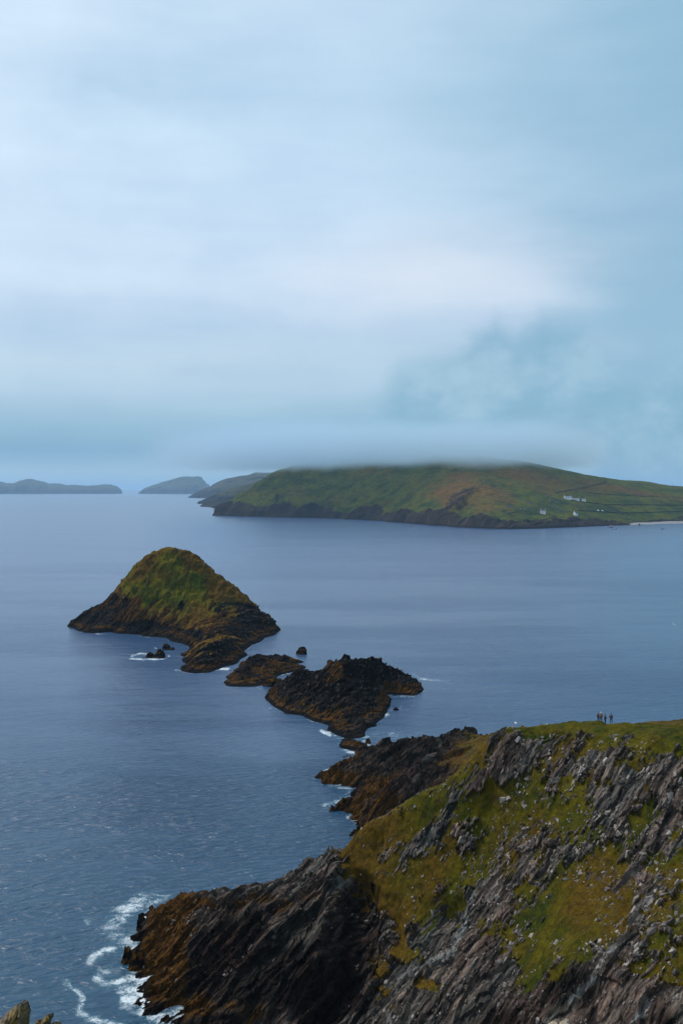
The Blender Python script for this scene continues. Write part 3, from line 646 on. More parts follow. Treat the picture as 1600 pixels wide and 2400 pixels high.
# low islet between the stack and the crested one
ptsA = shore([(527, 1607), (535, 1593), (542, 1609), (569, 1610), (600, 1609), (620, 1598), (655, 1583), (673, 1578), (690, 1556), (695, 1546)]) + \
       [Wp(*p) for p in [(537, 1589, 476), (557, 1562, 492), (573, 1548, 505), (603, 1534, 514), (630, 1539, 518), (643, 1531, 519), (665, 1536, 523), (690, 1543, 530), (560, 1590, 476), (600, 1590, 475), (610, 1570, 487), (640, 1565, 495), (670, 1560, 505)]] + \
       [flat(520, 498, -4), flat(540, 509, -4), flat(552, 505, 0), flat(580, 532, 0), flat(640, 545, 0), flat(690, 552, 0), flat(490, 470, -6), flat(520, 535, -6), flat(640, 570, -6), flat(730, 555, -6), flat(700, 490, -6), flat(600, 440, -6), flat(500, 445, -6)]
islet('rocky_islet', ptsA, (490, 730), (440, 570), 210, 260, MAT_STACK, m_rock(9, ((540, 1585, 25, 25, 0, 0.7), (650, 1575, 30, 15, 20, 0.3))), 'low dark islet lying between the tall green stack and the crested islet', 'islet', 5.0, 1.0, 0.8, 260, (0.8, 2.2))

# crested islet
ptsB = shore([(626, 1625), (645, 1659), (665, 1672), (707, 1677), (730, 1690), (768, 1700), (764, 1711), (776, 1718), (806, 1730), (829, 1731), (856, 1726), (858, 1712), (883, 1702), (899, 1684), (914, 1655), (915, 1642), (900, 1630), (898, 1623), (940, 1628), (971, 1634), (986, 1624), (990, 1613)]) + \
       [Wp(*p) for p in [(634, 1617, 447), (661, 1597, 446), (691, 1574, 444), (701, 1566, 443), (709, 1573, 442), (725, 1586, 440), (737, 1590, 438), (754, 1584, 434), (764, 1561, 431), (770, 1549, 430), (791, 1546, 430), (803, 1540, 430), (809, 1533, 430), (818, 1543, 432), (833, 1562, 438), (848, 1546, 446), (879, 1547, 450),
                         (898, 1555, 453), (921, 1571, 455), (944, 1583, 458), (967, 1593, 459), (984, 1601, 461), (690, 1620, 424), (740, 1620, 420), (790, 1600, 419), (840, 1600, 424), (880, 1600, 436), (700, 1655, 412.5), (760, 1660, 404), (820, 1660, 402), (870, 1660, 408), (790, 1700, 384), (830, 1705, 381), (800, 1630, 410), (930, 1605, 450), (960, 1612, 450), (790, 1570, 425), (660, 1630, 432)]] + \
       [flat(640, 462, 0), flat(700, 466, 0), flat(780, 462, 0), flat(860, 476, 0), flat(930, 478, 0), flat(985, 472, 0), flat(590, 450, -7), flat(620, 410, -7), flat(720, 380, -7), flat(740, 355, -7), flat(850, 350, -7), flat(910, 385, -7), flat(960, 425, -7), flat(1030, 460, -7), flat(950, 500, -7), flat(780, 490, -7), flat(620, 480, -7)]
islet('crested_islet', ptsB, (585, 1035), (348, 500), 460, 420, MAT_STACK, m_rock(14, ((782, 1570, 34, 36, 10, 1.0), (740, 1605, 45, 10, 20, 0.35), (950, 1615, 50, 14, -10, 0.7))), 'jagged dark islet with an orange brown crest and weedy foot', 'islet', 4.5, 1.0, 0.8, 900, (1.0, 3.4))

# reef between crested islet and the shore
ptsC = shore([(795, 1748), (812, 1756), (825, 1759), (844, 1763), (856, 1756), (850, 1743), (835, 1737)]) + [Wp(806, 1737, 357), Wp(829, 1735, 357), Wp(845, 1745, 354)] + [flat(800, 368, 0), flat(830, 371, 0), flat(770, 355, -4), flat(820, 335, -4), flat(880, 350, -4), flat(860, 385, -4), flat(790, 385, -4)]
islet('weedy_reef', ptsC, (770, 885), (335, 385), 130, 130, MAT_STACK, m_rock(5), 'small weed covered reef between crested islet and the rocky shore', 'reef', 3.0, 0.7, 0.5, 60, (0.6, 1.4))

# ------------------------------------------------------------------ lone rocks
def lone_rock(name, u, v, w_px, h_px, seed, label, category='rock', mat=MAT_STACK, spiky=1.0, group=None):
    D = sea_D(v); x = (u - U0) / F * D; w = w_px / F * D; h = h_px / F * D
    r = np.random.default_rng(seed)
    n1, n2 = 28, 16
    th, ph = np.meshgrid(np.linspace(0, 2 * np.pi, n1, endpoint=False), np.linspace(0.02, np.pi * 0.62, n2))
    X = np.sin(ph) * np.cos(th) * w * .5; Y = np.sin(ph) * np.sin(th) * w * .42; Z = np.cos(ph) * h
    P = np.stack([X, Y, Z], -1); q = P / max(w, h)
    m = 1 + 0.45 * spiky * (1 - 2 * np.abs(perlin(q[..., 0] * 3.5 + seed, q[..., 1] * 3.5, q[..., 2] * 1.3))) * 0.7 + 0.25 * perlin(q[..., 0] * 7, q[..., 1] * 7 + seed, q[..., 2] * 5)
    P = P * m[..., None]
    P[..., 0] += (P[..., 2] / max(h, 1e-3)) * w * r.uniform(-0.1, 0.18)
    i = np.arange(n1 * n2).reshape(n2, n1); j = np.roll(i, -1, axis=1)
    Q = np.stack([i[:-1], i[1:], j[1:], j[:-1]], -1).reshape(-1, 4)
    capv = P[0].mean(0); V = np.concatenate([P.reshape(-1, 3), capv[None]])
    T = np.stack([i[0], j[0], np.full(n1, n1 * n2)], -1)
    z = V[:, 2]; 
    me = make_mesh(name, V, Q, {'grass': 0 * z, 'dark': np.clip(1.2 - z / max(h, .1), 0.4, 1), 'weed': 0.45 + 0.2 * np.sin(z * 3), 'vein': 0 * z, 'dry': 0 * z}, mat, False, T)
    o = add(name, me, None, (x, D, 0)); tag(o, label, category, group); return o
lone_rock('sea_rock', 375, 1541, 20, 15, 1, 'double topped rock ringed with foam off the tall stack')
lone_rock('sea_rock', 352, 1541, 16, 10, 2, 'low dark rock at the left end of the foam ring')
lone_rock('sea_rock', 391, 1522, 15, 11, 3, 'rounded rock just behind the foam ringed one')
lone_rock('sea_rock', 404, 1523, 9, 5, 4, 'tiny brown rock close in below the tall stack')
lone_rock('sea_rock', 706, 1533, 20, 14, 5, 'isolated black rock in open water behind the low islet')
lone_rock('sea_rock', 927, 1664, 11, 5, 6, 'small black rock awash beside the crested islet')
lone_rock('sea_rock', 862, 1742, 11, 9, 7, 'small rock in white water beside the weedy reef')
lone_rock('sea_rock', 644, 1606, 44, 15, 8, 'low brown rock touching the front of the low islet')
lone_rock('sea_rock', 856, 1748, 8, 5, 12, 'tiny wet rock in the gap before the rocky shore')
lone_rock('pointed_rock', 296, 2257, 18, 30, 9, 'pointed black rock standing in foam off the sea cliff', spiky=1.5)
lone_rock('pointed_rock', 318, 2270, 26, 30, 10, 'jagged black rock joining the foot of the sea cliff', spiky=1.6)
lone_rock('pointed_rock', 333, 2180, 18, 28, 11, 'upright dark rock beside the cliff with surf around it', spiky=1.5)
lone_rock('sea_rock', 354, 2130, 10, 7, 13, 'small black rock in surf at the tip of the headland')

# ------------------------------------------------------------------ big island
shoreG = [(506, 1206), (530, 1208.5), (560, 1210), (620, 1211), (700, 1213), (760, 1214), (800, 1216), (850, 1218), (900, 1221), (950, 1225), (1000, 1229), (1050, 1233), (1100, 1237), (1150, 1239), (1200, 1240), (1250, 1239), (1300, 1237), (1350, 1235), (1400, 1233), (1430, 1232), (1470, 1231), (1530, 1229), (1600, 1227), (1750, 1224), (1950, 1220)]
def up(u, v, dD):
    sv = np.interp(u, [p[0] for p in shoreG], [p[1] for p in shoreG]); return Wp(u, v, sea_D(sv) + dD)
cliffG = [(530, 1188, 50), (560, 1178, 70), (600, 1176, 80), (650, 1182, 60), (700, 1183, 60), (760, 1184, 60), (800, 1190, 60), (850, 1193, 60), (900, 1197, 60), (950, 1202, 60), (1000, 1205, 60), (1050, 1209, 60), (1100, 1213, 60), (1150, 1217, 60), (1180, 1222, 50), (1220, 1226, 50), (1260, 1227, 50), (1300, 1225, 50), (1350, 1222, 60), (1400, 1221, 60),
          (1440, 1219, 70), (1480, 1219.5, 110), (1530, 1217, 120), (1600, 1213, 130), (1750, 1208, 130), (1950, 1200, 130)]
sandG = [(1470, 1226.5, 70), (1530, 1222.5, 95), (1600, 1219.5, 110), (1750, 1217, 110)]
ridgeG = [(510, 1203, 15), (536, 1180, 120), (566, 1157, 200), (612, 1126, 330), (633, 1111, 380), (668, 1098, 460), (720, 1084, 560), (800, 1078, 700), (900, 1071, 850), (1000, 1068, 950), (1100, 1068, 1000), (1200, 1076, 1000), (1260, 1089, 980), (1300, 1098, 950), (1350, 1110, 900), (1400, 1118, 860), (1500, 1128, 800), (1600, 1141, 760), (1750, 1150, 700), (1950, 1165, 700)]
midG = [(700, 1130, 300), (800, 1130, 340), (900, 1130, 360), (1000, 1130, 380), (1100, 1130, 420), (1200, 1130, 520), (1300, 1135, 560), (1400, 1145, 520), (1500, 1155, 460), (1600, 1165, 430), (1080, 1170, 200), (1200, 1170, 330), (1300, 1170, 330), (1400, 1180, 300), (1250, 1203, 150), (1350, 1203, 170), (1500, 1190, 260), (1600, 1195, 250), (900, 1165, 180), (1000, 1170, 180)]
ptsG = shore(shoreG) + [up(*p) for p in cliffG + ridgeG + midG + sandG]
ptsG += [(p[0] * 1.05 + 40, p[1] + 650, 20.0) for p in [up(u, 1100, 900) for u in (540, 800, 1000, 1200, 1400, 1600, 1900)]]
ptsG += [(p[0], p[1] - 260, -25.0) for p in shore([(480, 1204), (600, 1211), (800, 1216), (1000, 1229), (1200, 1240), (1400, 1233), (1600, 1227), (1900, 1221)])]
ptsG += [flat(470, 3500, -30), flat(430, 3900, -40), flat(480, 4100, -40), flat(500, 3700, -20), flat(515, 3850, -15), flat(530, 4100, -20), flat(560, 4350, -20), flat(600, 4600, -20)]
FG = Field(ptsG, 16.0, 250)
uG = np.linspace(470, 1800, 640)
sv = np.interp(uG, [p[0] for p in shoreG], [p[1] for p in shoreG]); D0 = H * F / (sv - V0)
kk = np.concatenate([np.linspace(-120, 320, 170), np.linspace(330, 1900, 110)])
DD = D0[None, :] + kk[:, None] * (1 + 0 * D0[None, :])
XX = (uG[None, :] - U0) / F * DD
Z = FG(XX, DD) + 3.0 * fbm(XX / 160, DD / 160, 0 * XX, 4) * sstep(kk[:, None], 60, 200)
P = np.stack([XX, DD, Z], -1); N = grid_normals(P)
ug, vg = to_uv(P[..., 0], P[..., 1], P[..., 2])
jg = fbm(XX / 120, DD / 120, Z / 60, 4)
cl = np.interp(ug, [500, 560, 620, 700, 900, 1050, 1150, 1200, 1300, 1420, 1470, 1600], [30, 36, 34, 30, 27, 27, 20, 14, 13, 13, 11, 9])
svg = np.interp(ug, [p[0] for p in shoreG], [p[1] for p in shoreG])
hpx = svg - vg                      # height above the waterline
rockG = sstep(cl * 0.68 + 13 * jg + 7 * beds(P, 30.0, 3, 0.7) - hpx, -7, 7)
rockG = np.maximum(rockG, 0.8 * blob(ug + 6 * jg, vg, 652, 1178, 14, 24, -15))
rockG = np.maximum(rockG, sstep(blob(ug, vg, 1075, 1175, 90, 28, 35) * 0.9 + 0.6 * jg, 0.75, 0.95) * 0.7)
sandm = sstep(ug, 1462, 1490) * sstep(6.0 - (svg - vg) + (1.6 * jg), 0, 1.5) * sstep(12 - P[..., 2], 0, 3)
rockG = rockG * (1 - sandm)
bedsG = 0.55 * beds(P, 45.0, 4, 0.7) + 0.9 * beds(P, 17.0, 3, 0.7); b2 = beds(P, 130.0, 2)
damp = sstep(P[..., 2], -2, 8)
dd = damp * (rockG * (11.0 * bedsG + 13.0 * b2) + (1 - rockG) * (4.0 * fbm(XX / 70, DD / 70, Z / 40, 5, 0.6) + 4.0 * bedsG * sstep(1200 - ug, 0, 200))) * (1 - sandm) * (0.5 + 0.5 * sstep(1250 - ug, 0, 100))
P = P + N * dd[..., None]
attG = {'grass': (1 - rockG) * (1 - sandm) + 0.1, 'dark': np.clip(rockG * (0.05 + 0.6 * jg) + sstep(5 - P[..., 2], 0, 3) + 0.7 * blob(ug, vg, 652, 1180, 14, 26, -15) + 0.5 * blob(ug, vg, 730, 1190, 10, 20, 0), 0, 1) * (1 - sandm),
        'weed': 0.30 * rockG, 'vein': 0 * XX, 'dry': np.clip(0.75 * blob(ug + 10 * jg, vg, 1060, 1150, 60, 40, 45) + 0.5 * blob(ug, vg, 1150, 1160, 70, 40, 0) + 0.45 * blob(ug, vg, 1250, 1120, 150, 25, -15) + 0.5 * blob(ug, vg, 1480, 1150, 150, 12, -10) + 0.3 * jg, 0, 1), 'sand': sandm}
island = add('big_island', make_mesh('big_island', P.reshape(-1, 3), grid_faces(*XX.shape), attG, MAT_ISLE))
tag(island, 'long green island with sea cliffs and its summit lost in low cloud', 'island')
PG = P

def on_island(u, v):
    d = (to_uv(PG[..., 0], PG[..., 1], PG[..., 2]))
    k = np.argmin((d[0] - u) ** 2 + (d[1] - v) ** 2 + 1e6 * (kk[:, None] > 850)); return Vector(PG.reshape(-1, 3)[k].tolist())

# ------------------------------------------------------------------ far land
def profile_land(name, sil, Dn, depth, label, cliff=0.35, seed=0, rows=46, mat=MAT_FAR, relief=0.14):
    us = np.linspace(sil[0][0], sil[-1][0], 240)
    vv = np.interp(us, [p[0] for p in sil], [p[1] for p in sil])
    k = np.linspace(0, 1, rows); prof = np.where(k < 0.5, cliff * sstep(k, 0.0, 0.10) + (1 - cliff) * np.sin(np.clip((k - 0.02) / 0.48, 0, 1) * np.pi / 2), np.cos((k - 0.5) * np.pi) ** 0.8)
    DD = Dn + k[:, None] * depth + 0 * us[None, :]
    Dr = Dn + depth * 0.5
    crest = H - (vv - V0) / F * Dr
    X = (us[None, :] - U0) / F * (Dr + (DD - Dr) * 1.0)
    hm = crest[None, :] * prof[:, None]
    nz = fbm(X / (depth * .22) + seed, DD / (depth * .22), 0 * X, 4)
    Z = hm * (1 + relief * nz * np.sin(k[:, None] * np.pi * 1.0) * (np.abs(k[:, None] - 0.5) > 0.04)) - 3
    DD = DD + depth * 0.10 * nz
    P = np.stack([X, DD, Z], -1)
    g = sstep(Z, crest.max() * 0.15, crest.max() * 0.38) * 0.8
    me = make_mesh(name, P.reshape(-1, 3), grid_faces(*X.shape), {'grass': g, 'dark': 0.5 * (1 - g), 'weed': 0 * X, 'vein': 0 * X, 'dry': 0.3 + 0 * X}, mat)
    o = add(name, me); tag(o, label, 'island'); return o
MAT_MID = land_material('far_headland', sc=30.0, rock=((0.010, 0.011, 0.012), (0.018, 0.018, 0.019), (0.04, 0.038, 0.036), (0.09, 0.085, 0.08)),
                        grass=((0.018, 0.034, 0.012), (0.036, 0.044, 0.012), (0.06, 0.042, 0.018)), pale=0.0)
profile_land('island_headland', [(458, 1181), (466, 1174), (490, 1164), (512, 1154), (536, 1145), (560, 1138), (587, 1132), (640, 1118), (760, 1110)], 5950, 900, 'low green headland running out from the end of the big island', 0.4, 3, mat=MAT_MID)
profile_land('cloudy_headland', [(438, 1167), (459, 1153), (475, 1146), (490, 1141), (500, 1134), (510, 1129), (536, 1121), (561, 1116), (612, 1108), (660, 1105), (760, 1105)], 9700, 1200, 'dark hill behind the island headland with cloud on its top', 0.35, 5, mat=MAT_MID)
profile_land('far_island', [(324, 1156), (338, 1145), (357, 1137), (370, 1134), (383, 1129), (402, 1124), (421, 1118), (446, 1117), (462, 1117), (472, 1120), (475, 1126), (478, 1127), (484, 1136), (488, 1134), (491, 1143), (500, 1150), (515, 1156)], 17500, 1600, 'blue hump backed island alone on the horizon with a craggy right end', 0.35, 8)
profile_land('far_island', [(-120, 1135), (-60, 1130), (0, 1128), (16, 1132), (35, 1132), (48, 1126), (60, 1123.5), (72, 1123), (92, 1126), (112, 1133), (134, 1135), (153, 1137), (179, 1137), (204, 1138), (223, 1137), (242, 1136), (258, 1137), (271, 1141), (281, 1147), (284, 1156)], 17500, 1600, 'long flat pale blue island at the far left of the horizon', 0.55, 9)
lone_rock('island_rock', 505, 1191, 13, 4, 21, 'small dark rock off the tip of the big island', mat=MAT_MID)
lone_rock('island_rock', 520, 1190, 11, 4, 22, 'flat black rock close against the big island tip', mat=MAT_MID)
lone_rock('island_rock', 514, 1208, 26, 7, 23, 'jagged rock at the foot of the big island tip', mat=MAT_MID)
lone_rock('beach_rock', 1497, 1231, 4, 3, 24, 'dark rock at the edge of the pale beach', mat=MAT_MID)

# ------------------------------------------------------------------ sea
m, t, b = new_mat('sea_water')
geo = t.new('ShaderNodeNewGeometry'); P = geo.outputs['Position']
px_, py_, pz_ = t.sep(P)[:3]
# wind comes from the left and far: crests run roughly across
rx = t.math('ADD', t.math('MULTIPLY', px_, 0.97), t.math('MULTIPLY', py_, 0.24)); ry = t.math('SUBTRACT', t.math('MULTIPLY', py_, 0.97), t.math('MULTIPLY', px_, 0.24))
wv = t.comb(t.math('MULTIPLY', rx, 0.42), ry, 0.0)
w1 = t.noise(wv, 0.16, 3, 0.55, 0.4); w2 = t.noise(wv, 0.62, 4, 0.6, 0.8); w3 = t.noise(wv, 0.03, 2, 0.5)
gust = t.mr(t.noise(t.comb(t.math('MULTIPLY', px_, 0.35), py_, 0.0), 0.006, 5, 0.6), 0.38, 0.66)
hgt = t.math('ADD', t.math('ADD', t.math('MULTIPLY', w1, 2.4), t.math('MULTIPLY', w2, 1.0)), t.math('MULTIPLY', w3, 2.5))
bp = t.new('ShaderNodeBump'); bp.inputs['Distance'].default_value = 1.0
hgt = t.math('ADD', t.math('ADD', t.math('MULTIPLY', w1, 1.6), t.math('MULTIPLY', w2, 1.25)), t.math('MULTIPLY', w3, 2.0))
hgt = t.math('MULTIPLY', hgt, t.math('MULTIPLY', t.mr(gust, 0, 1, 0.5, 1.6), t.attr('chop')))
bp.inputs['Strength'].default_value = 1.0; bp.inputs['Distance'].default_value = 0.40
t.link(hgt, bp.inputs['Height'])
foam = t.attr('foam')
fn = t.noise(t.vmath('ADD', P, t.vmath('MULTIPLY', t.vmath('SUBTRACT', (0, 0, 0), (0, 0, 0)), (0, 0, 0))), 0.9, 6, 0.72, 1.2)
rid = t.math('SUBTRACT', 1.0, t.math('MULTIPLY', t.math('ABSOLUTE', t.math('SUBTRACT', fn, 0.5)), 7.0), clamp=True)
fnb = t.noise(P, 2.6, 4, 0.7, 1.0)
rid2 = t.math('SUBTRACT', 1.0, t.math('MULTIPLY', t.math('ABSOLUTE', t.math('SUBTRACT', fnb, 0.5)), 6.0), clamp=True)
fn2 = t.noise(P, 0.22, 4, 0.6, 1.5)
lace = t.math('ADD', t.math('ADD', t.math('MULTIPLY', rid, 0.40), t.math('MULTIPLY', rid2, 0.25)), t.mr(fn2, 0.3, 0.7, 0, 0.35))
thr = t.math('SUBTRACT', 1.08, t.math('MULTIPLY', foam, 0.85))
fm = t.mr(t.math('SUBTRACT', lace, thr), -0.02, 0.42)
base = t.mix(t.mr(foam, 0.05, 0.9, 0, 0.7), (0.009, 0.052, 0.104), (0.022, 0.110, 0.160))
base = t.mix(t.attr('deep'), base, (0.044, 0.086, 0.190))
colr = t.mix(fm, base, (0.66, 0.72, 0.76))
t.link(colr, b.inputs['Base Color'])
rg = t.new('ShaderNodeMix', data_type='FLOAT'); t._set(rg.inputs[0], fm); rg.inputs[2].default_value = 0.22; rg.inputs[3].default_value = 0.8
t.link(rg.outputs[0], b.inputs['Roughness'])
b.inputs['IOR'].default_value = 1.40
t.link(bp.outputs[0], b.inputs['Normal'])
MAT_SEA = m
Ds = np.concatenate([[-3000, -600, -150, 0, 60], np.linspace(100, 170, 24), np.geomspace(171, 760, 330), np.geomspace(775, 90000, 70)])
un = np.concatenate([[-30000, -9000, -3000, -900], np.linspace(-60, 1260, 330), [1400, 1700, 2400, 5000, 12000, 34000]])
uu, DD = np.meshgrid(un, Ds)
XX = (uu - U0) / F * np.maximum(DD, 900 - 0 * DD) * 1.0
XX = np.where(DD < 900, np.where((uu < -61) | (uu > 1261), (uu - U0) / F * 900, (uu - U0) / F * np.maximum(DD, 100)), (uu - U0) / F * DD)
foam = np.zeros_like(XX)
hH = FH(XX, DD); inH = (DD > 100) & (DD < 372)
bx, by = fbm(XX / 14, DD / 14, 0 * XX, 3), fbm(XX / 40, DD / 40, 0 * XX + 3, 2)
foam = np.where(inH, np.maximum(foam, sstep(hH, -3.4, 0.2) * np.clip(0.50 + 0.6 * bx + 0.5 * by + 0.30 * (DD < 240), 0, 1)), 0)
F_A = [Field(p, 2.0, 12) for p in (ptsA, ptsB, ptsC, ptsL)]
for fd in F_A:
    inb = (XX > fd.x0) & (XX < fd.x0 + fd.step * fd.nx) & (DD > fd.y0) & (DD < fd.y0 + fd.step * fd.ny)
    foam = np.where(inb, np.maximum(foam, sstep(fd(XX, DD), -2.0, 0.4) * np.clip(0.30 + 0.8 * bx + 0.5 * by, 0, 1)), foam)
def fl(pl, w, s):
    global foam
    uq, vq = to_uv(XX, np.maximum(DD, 1), 0 * XX)
    sc_ = np.clip((vq - 1400) / 500, 0.6, 2.0); foam = np.maximum(foam, s * (0.86 + 0.3 * bx) * np.exp(-(seg_dist(uq + 7 * bx * sc_, vq + 6 * by * sc_, pl) / (w * (1.1 + 0.75 * sc_))) ** 2) * (DD > 100))
for pl, wd, s_ in [([(205, 2258), (220, 2242), (245, 2230), (270, 2226)], 5, 0.95), ([(250, 2275), (225, 2283), (222, 2293), (245, 2306), (280, 2300), (315, 2290)], 6, 0.95), ([(148, 2306), (175, 2325), (192, 2342), (182, 2362), (180, 2375), (215, 2388), (255, 2397), (290, 2410)], 5, 0.85),
                 ([(240, 2290), (245, 2275), (225, 2284)], 3, 0.7), ([(335, 2110), (300, 2130), (285, 2150), (260, 2165)], 12, 0.8), ([(250, 2175), (275, 2200), (320, 2210), (335, 2200)], 11, 0.78), ([(335, 2225), (305, 2245), (320, 2285)], 12, 0.8), ([(335, 2190), (300, 2190)], 14, 0.7), ([(290, 2320), (330, 2315)], 9, 0.75), ([(300, 2345), (335, 2345)], 11, 0.85),
                 ([(330, 2095), (390, 2100), (350, 2120)], 6, 0.7), ([(205, 2156), (210, 2160)], 5, 0.75), ([(310, 1537), (330, 1531), (355, 1532)], 3, 0.8), ([(305, 1543), (340, 1546), (385, 1543), (395, 1536)], 3, 0.9), ([(360, 1519), (368, 1518)], 2, 0.7),
                 ([(500, 1568), (535, 1566)], 4, 0.95), ([(470, 1573), (490, 1572)], 2, 0.7), ([(410, 1571), (430, 1574)], 2.5, 0.8), ([(885, 1595), (970, 1580), (985, 1590), (1010, 1593), (1050, 1596)], 3, 0.62), ([(855, 1740), (868, 1755), (860, 1765)], 6, 0.95), ([(860, 1722), (900, 1712), (960, 1735)], 9, 0.45), ([(690, 1530), (725, 1533)], 2, 0.5),
                 ([(905, 1665), (935, 1660), (940, 1655)], 3, 0.6), ([(755, 1712), (775, 1722)], 4, 0.85), ([(800, 1757), (830, 1764), (856, 1766)], 3, 0.95), ([(765, 1812), (790, 1803), (800, 1798)], 5, 0.9), ([(835, 1795), (850, 1789)], 4, 0.9), ([(775, 1840), (800, 1846)], 4, 0.7), ([(780, 1885), (760, 1890)], 4, 0.7), ([(820, 1915), (848, 1925)], 7, 0.8), ([(835, 1945), (830, 1955)], 5, 0.8), ([(630, 1660), (650, 1663)], 3, 0.6), ([(610, 1613), (600, 1612)], 3, .6)]:
    fl(pl, wd, s_)
for c_ in [(290, 2150, 60, 60, 0, .42), (270, 2270, 70, 60, 0, .40), (310, 2350, 60, 50, 0, .42), (190, 2350, 60, 60, 40, .25), (905, 1720, 60, 20, 0, .3)]:
    uq, vq = to_uv(XX, np.maximum(DD, 1), 0 * XX); foam = np.maximum(foam, (c_[5] + 0.12 * bx) * blob(uq, vq, *c_[:5]) * (DD > 100))
sea = add('sea', make_mesh('sea', np.stack([XX, DD, 0 * XX], -1).reshape(-1, 3), grid_faces(*XX.shape), {'foam': np.clip(foam, 0, 1), 'chop': np.interp(DD, [0, 170, 300, 700, 2000], [2.3, 2.1, 1.5, 0.60, 0.25]), 'deep': np.interp(DD, [180, 450, 1400], [0, 0.55, 1.0])}, MAT_SEA))
tag(sea, kind='structure')

# ------------------------------------------------------------------ haze and the cloud on the island
def box_mesh(name, lo, hi, mat):
    V = [(x, y, z) for z in (lo[2], hi[2]) for y in (lo[1], hi[1]) for x in (lo[0], hi[0])]
    Q = np.array([(0, 2, 3, 1), (4, 5, 7, 6), (0, 1, 5, 4), (1, 3, 7, 5), (3, 2, 6, 7), (2, 0, 4, 6)])
    return make_mesh(name, np.array(V), Q, None, mat, False)
m = bpy.data.materials.new('haze_air'); m.use_nodes = True; t = NT(m.node_tree); t.n.clear()
vo = t.new('ShaderNodeVolumePrincipled'); vo.inputs['Color'].default_value = (0.52, 0.77, 1.0, 1); vo.inputs['Density'].default_value = 3.6e-5
vo.inputs['Anisotropy'].default_value = 0.2
o_ = t.new('ShaderNodeOutputMaterial'); t.link(vo.outputs[0], o_.inputs['Volume'])
haze = add('haze', box_mesh('haze', (-95000, -6000, -40), (95000, 95000, 340), m)); haze['kind'] = 'stuff'

m = bpy.data.materials.new('hill_cloud'); m.use_nodes = True; t = NT(m.node_tree); t.n.clear()
geo = t.new('ShaderNodeNewGeometry'); P = geo.outputs['Position']; x_, y_, z_ = t.sep(P)[:3]
n1 = t.noise(t.vmath('MULTIPLY', P, (1, 1, 1.6)), 0.0060, 6, 0.62)
zz = t.math('ADD', z_, t.math('MULTIPLY', t.math('SUBTRACT', n1, 0.5), 95.0))
den = t.mr(zz, 150, 204)
den = t.math('MULTIPLY', den, t.mr(zz, 190, 310, 1, 0, False))
xr = t.math('DIVIDE', x_, y_)
den = t.math('MULTIPLY', den, t.mr(t.math('ADD', xr, t.math('MULTIPLY', n1, 0.03)), -0.20, -0.02))
den = t.math('MULTIPLY', den, t.mr(t.math('ADD', xr, t.math('MULTIPLY', n1, 0.06)), 0.20, 0.30, 1, 0))
den = t.math('MULTIPLY', den, t.math('MULTIPLY', t.mr(y_, 2700, 3100, 0, 0.0095), t.mr(y_, 3900, 4600, 1, 0)))
vo = t.new('ShaderNodeVolumePrincipled'); vo.inputs['Color'].default_value = (0.70, 0.88, 0.99, 1)
t.link(den, vo.inputs['Density'])
o_ = t.new('ShaderNodeOutputMaterial'); t.link(vo.outputs[0], o_.inputs['Volume'])
fog = add('low_cloud', box_mesh('low_cloud', (-700, 2500, 128), (1500, 5000, 332), m)); fog['kind'] = 'stuff'

# ------------------------------------------------------------------ simple materials
def plain(name, col, rough=0.8, var=0.15, sc=3.0):
    m, t, b = new_mat(name)
    tc = t.new('ShaderNodeTexCoord'); n = t.noise(tc.outputs['Object'], sc, 3, 0.6)
    c = t.mix(1.0, col, t.ramp(n, [(0.3, (1 - var,) * 3), (0.7, (1 + var,) * 3)]), 'MULTIPLY')
    t.link(c, b.inputs['Base Color']); b.inputs['Roughness'].default_value = rough; return m
M_WHITE = plain('limewash', (0.78, 0.78, 0.76), 0.9, 0.06); M_ROOF = plain('dark_roof_slate', (0.035, 0.035, 0.04), 0.7); M_PANE = plain('window_glass', (0.02, 0.025, 0.03), 0.2)
M_STONE = plain('grey_stone', (0.14, 0.14, 0.14), 0.95, 0.3, 1.0); M_BANK = plain('stone_bank', (0.022, 0.030, 0.018), 0.95, 0.3, 0.4); M_DARKPAINT = plain('dark_paint', (0.05, 0.055, 0.06))

def bx(bounds, mat, name, parent=None):
    x0, y0, z0, x1, y1, z1 = bounds
    me = box_mesh(name, (x0, y0, z0), (x1, y1, z1), mat); return add(name, me, parent)

def empty(name, loc, rz=0.0):
    o = bpy.data.objects.new(name, None); C.objects.link(o); o.location = loc; o.rotation_euler = (0, 0, rz); o.empty_display_size = 0.5; return o

def gable(name, w, d, wall, rise, mat_w, mat_r, parent, z0=-5.0, x=0):
    """walls with gable ends, a two sided roof with thickness"""
    hw, hd = w / 2, d / 2
    V = [(x - hw, -hd, z0), (x + hw, -hd, z0), (x + hw, hd, z0), (x - hw, hd, z0), (x - hw, -hd, wall), (x + hw, -hd, wall), (x + hw, hd, wall), (x - hw, hd, wall), (x - hw, 0, wall + rise), (x + hw, 0, wall + rise)]
    Q = np.array([(0, 1, 5, 4), (1, 2, 6, 5), (2, 3, 7, 6), (3, 0, 4, 7)]); T = np.array([(5, 6, 9), (7, 4, 8)])
    add('wall', make_mesh('wall', np.array(V), Q, None, mat_w, False, T), parent)
    e = 0.25; sl = rise / hd
    for s_ in (-1, 1):
        y0, y1 = s_ * (hd + e), 0.0
        zl, zh = wall - e * sl + 0.05, wall + rise + 0.05
        A = [(x - hw + .15, y0, zl), (x + hw - .15, y0, zl), (x + hw - .15, y1, zh), (x - hw + .15, y1, zh)]
        V = A + [(a, b_, c + 0.22) for a, b_, c in A]
        Q = np.array([(0, 1, 2, 3), (4, 7, 6, 5), (0, 4, 5, 1), (1, 5, 6, 2), (2, 6, 7, 3), (3, 7, 4, 0)])
        add('roof', make_mesh('roof', np.array(V), Q, None, mat_r, False), parent)

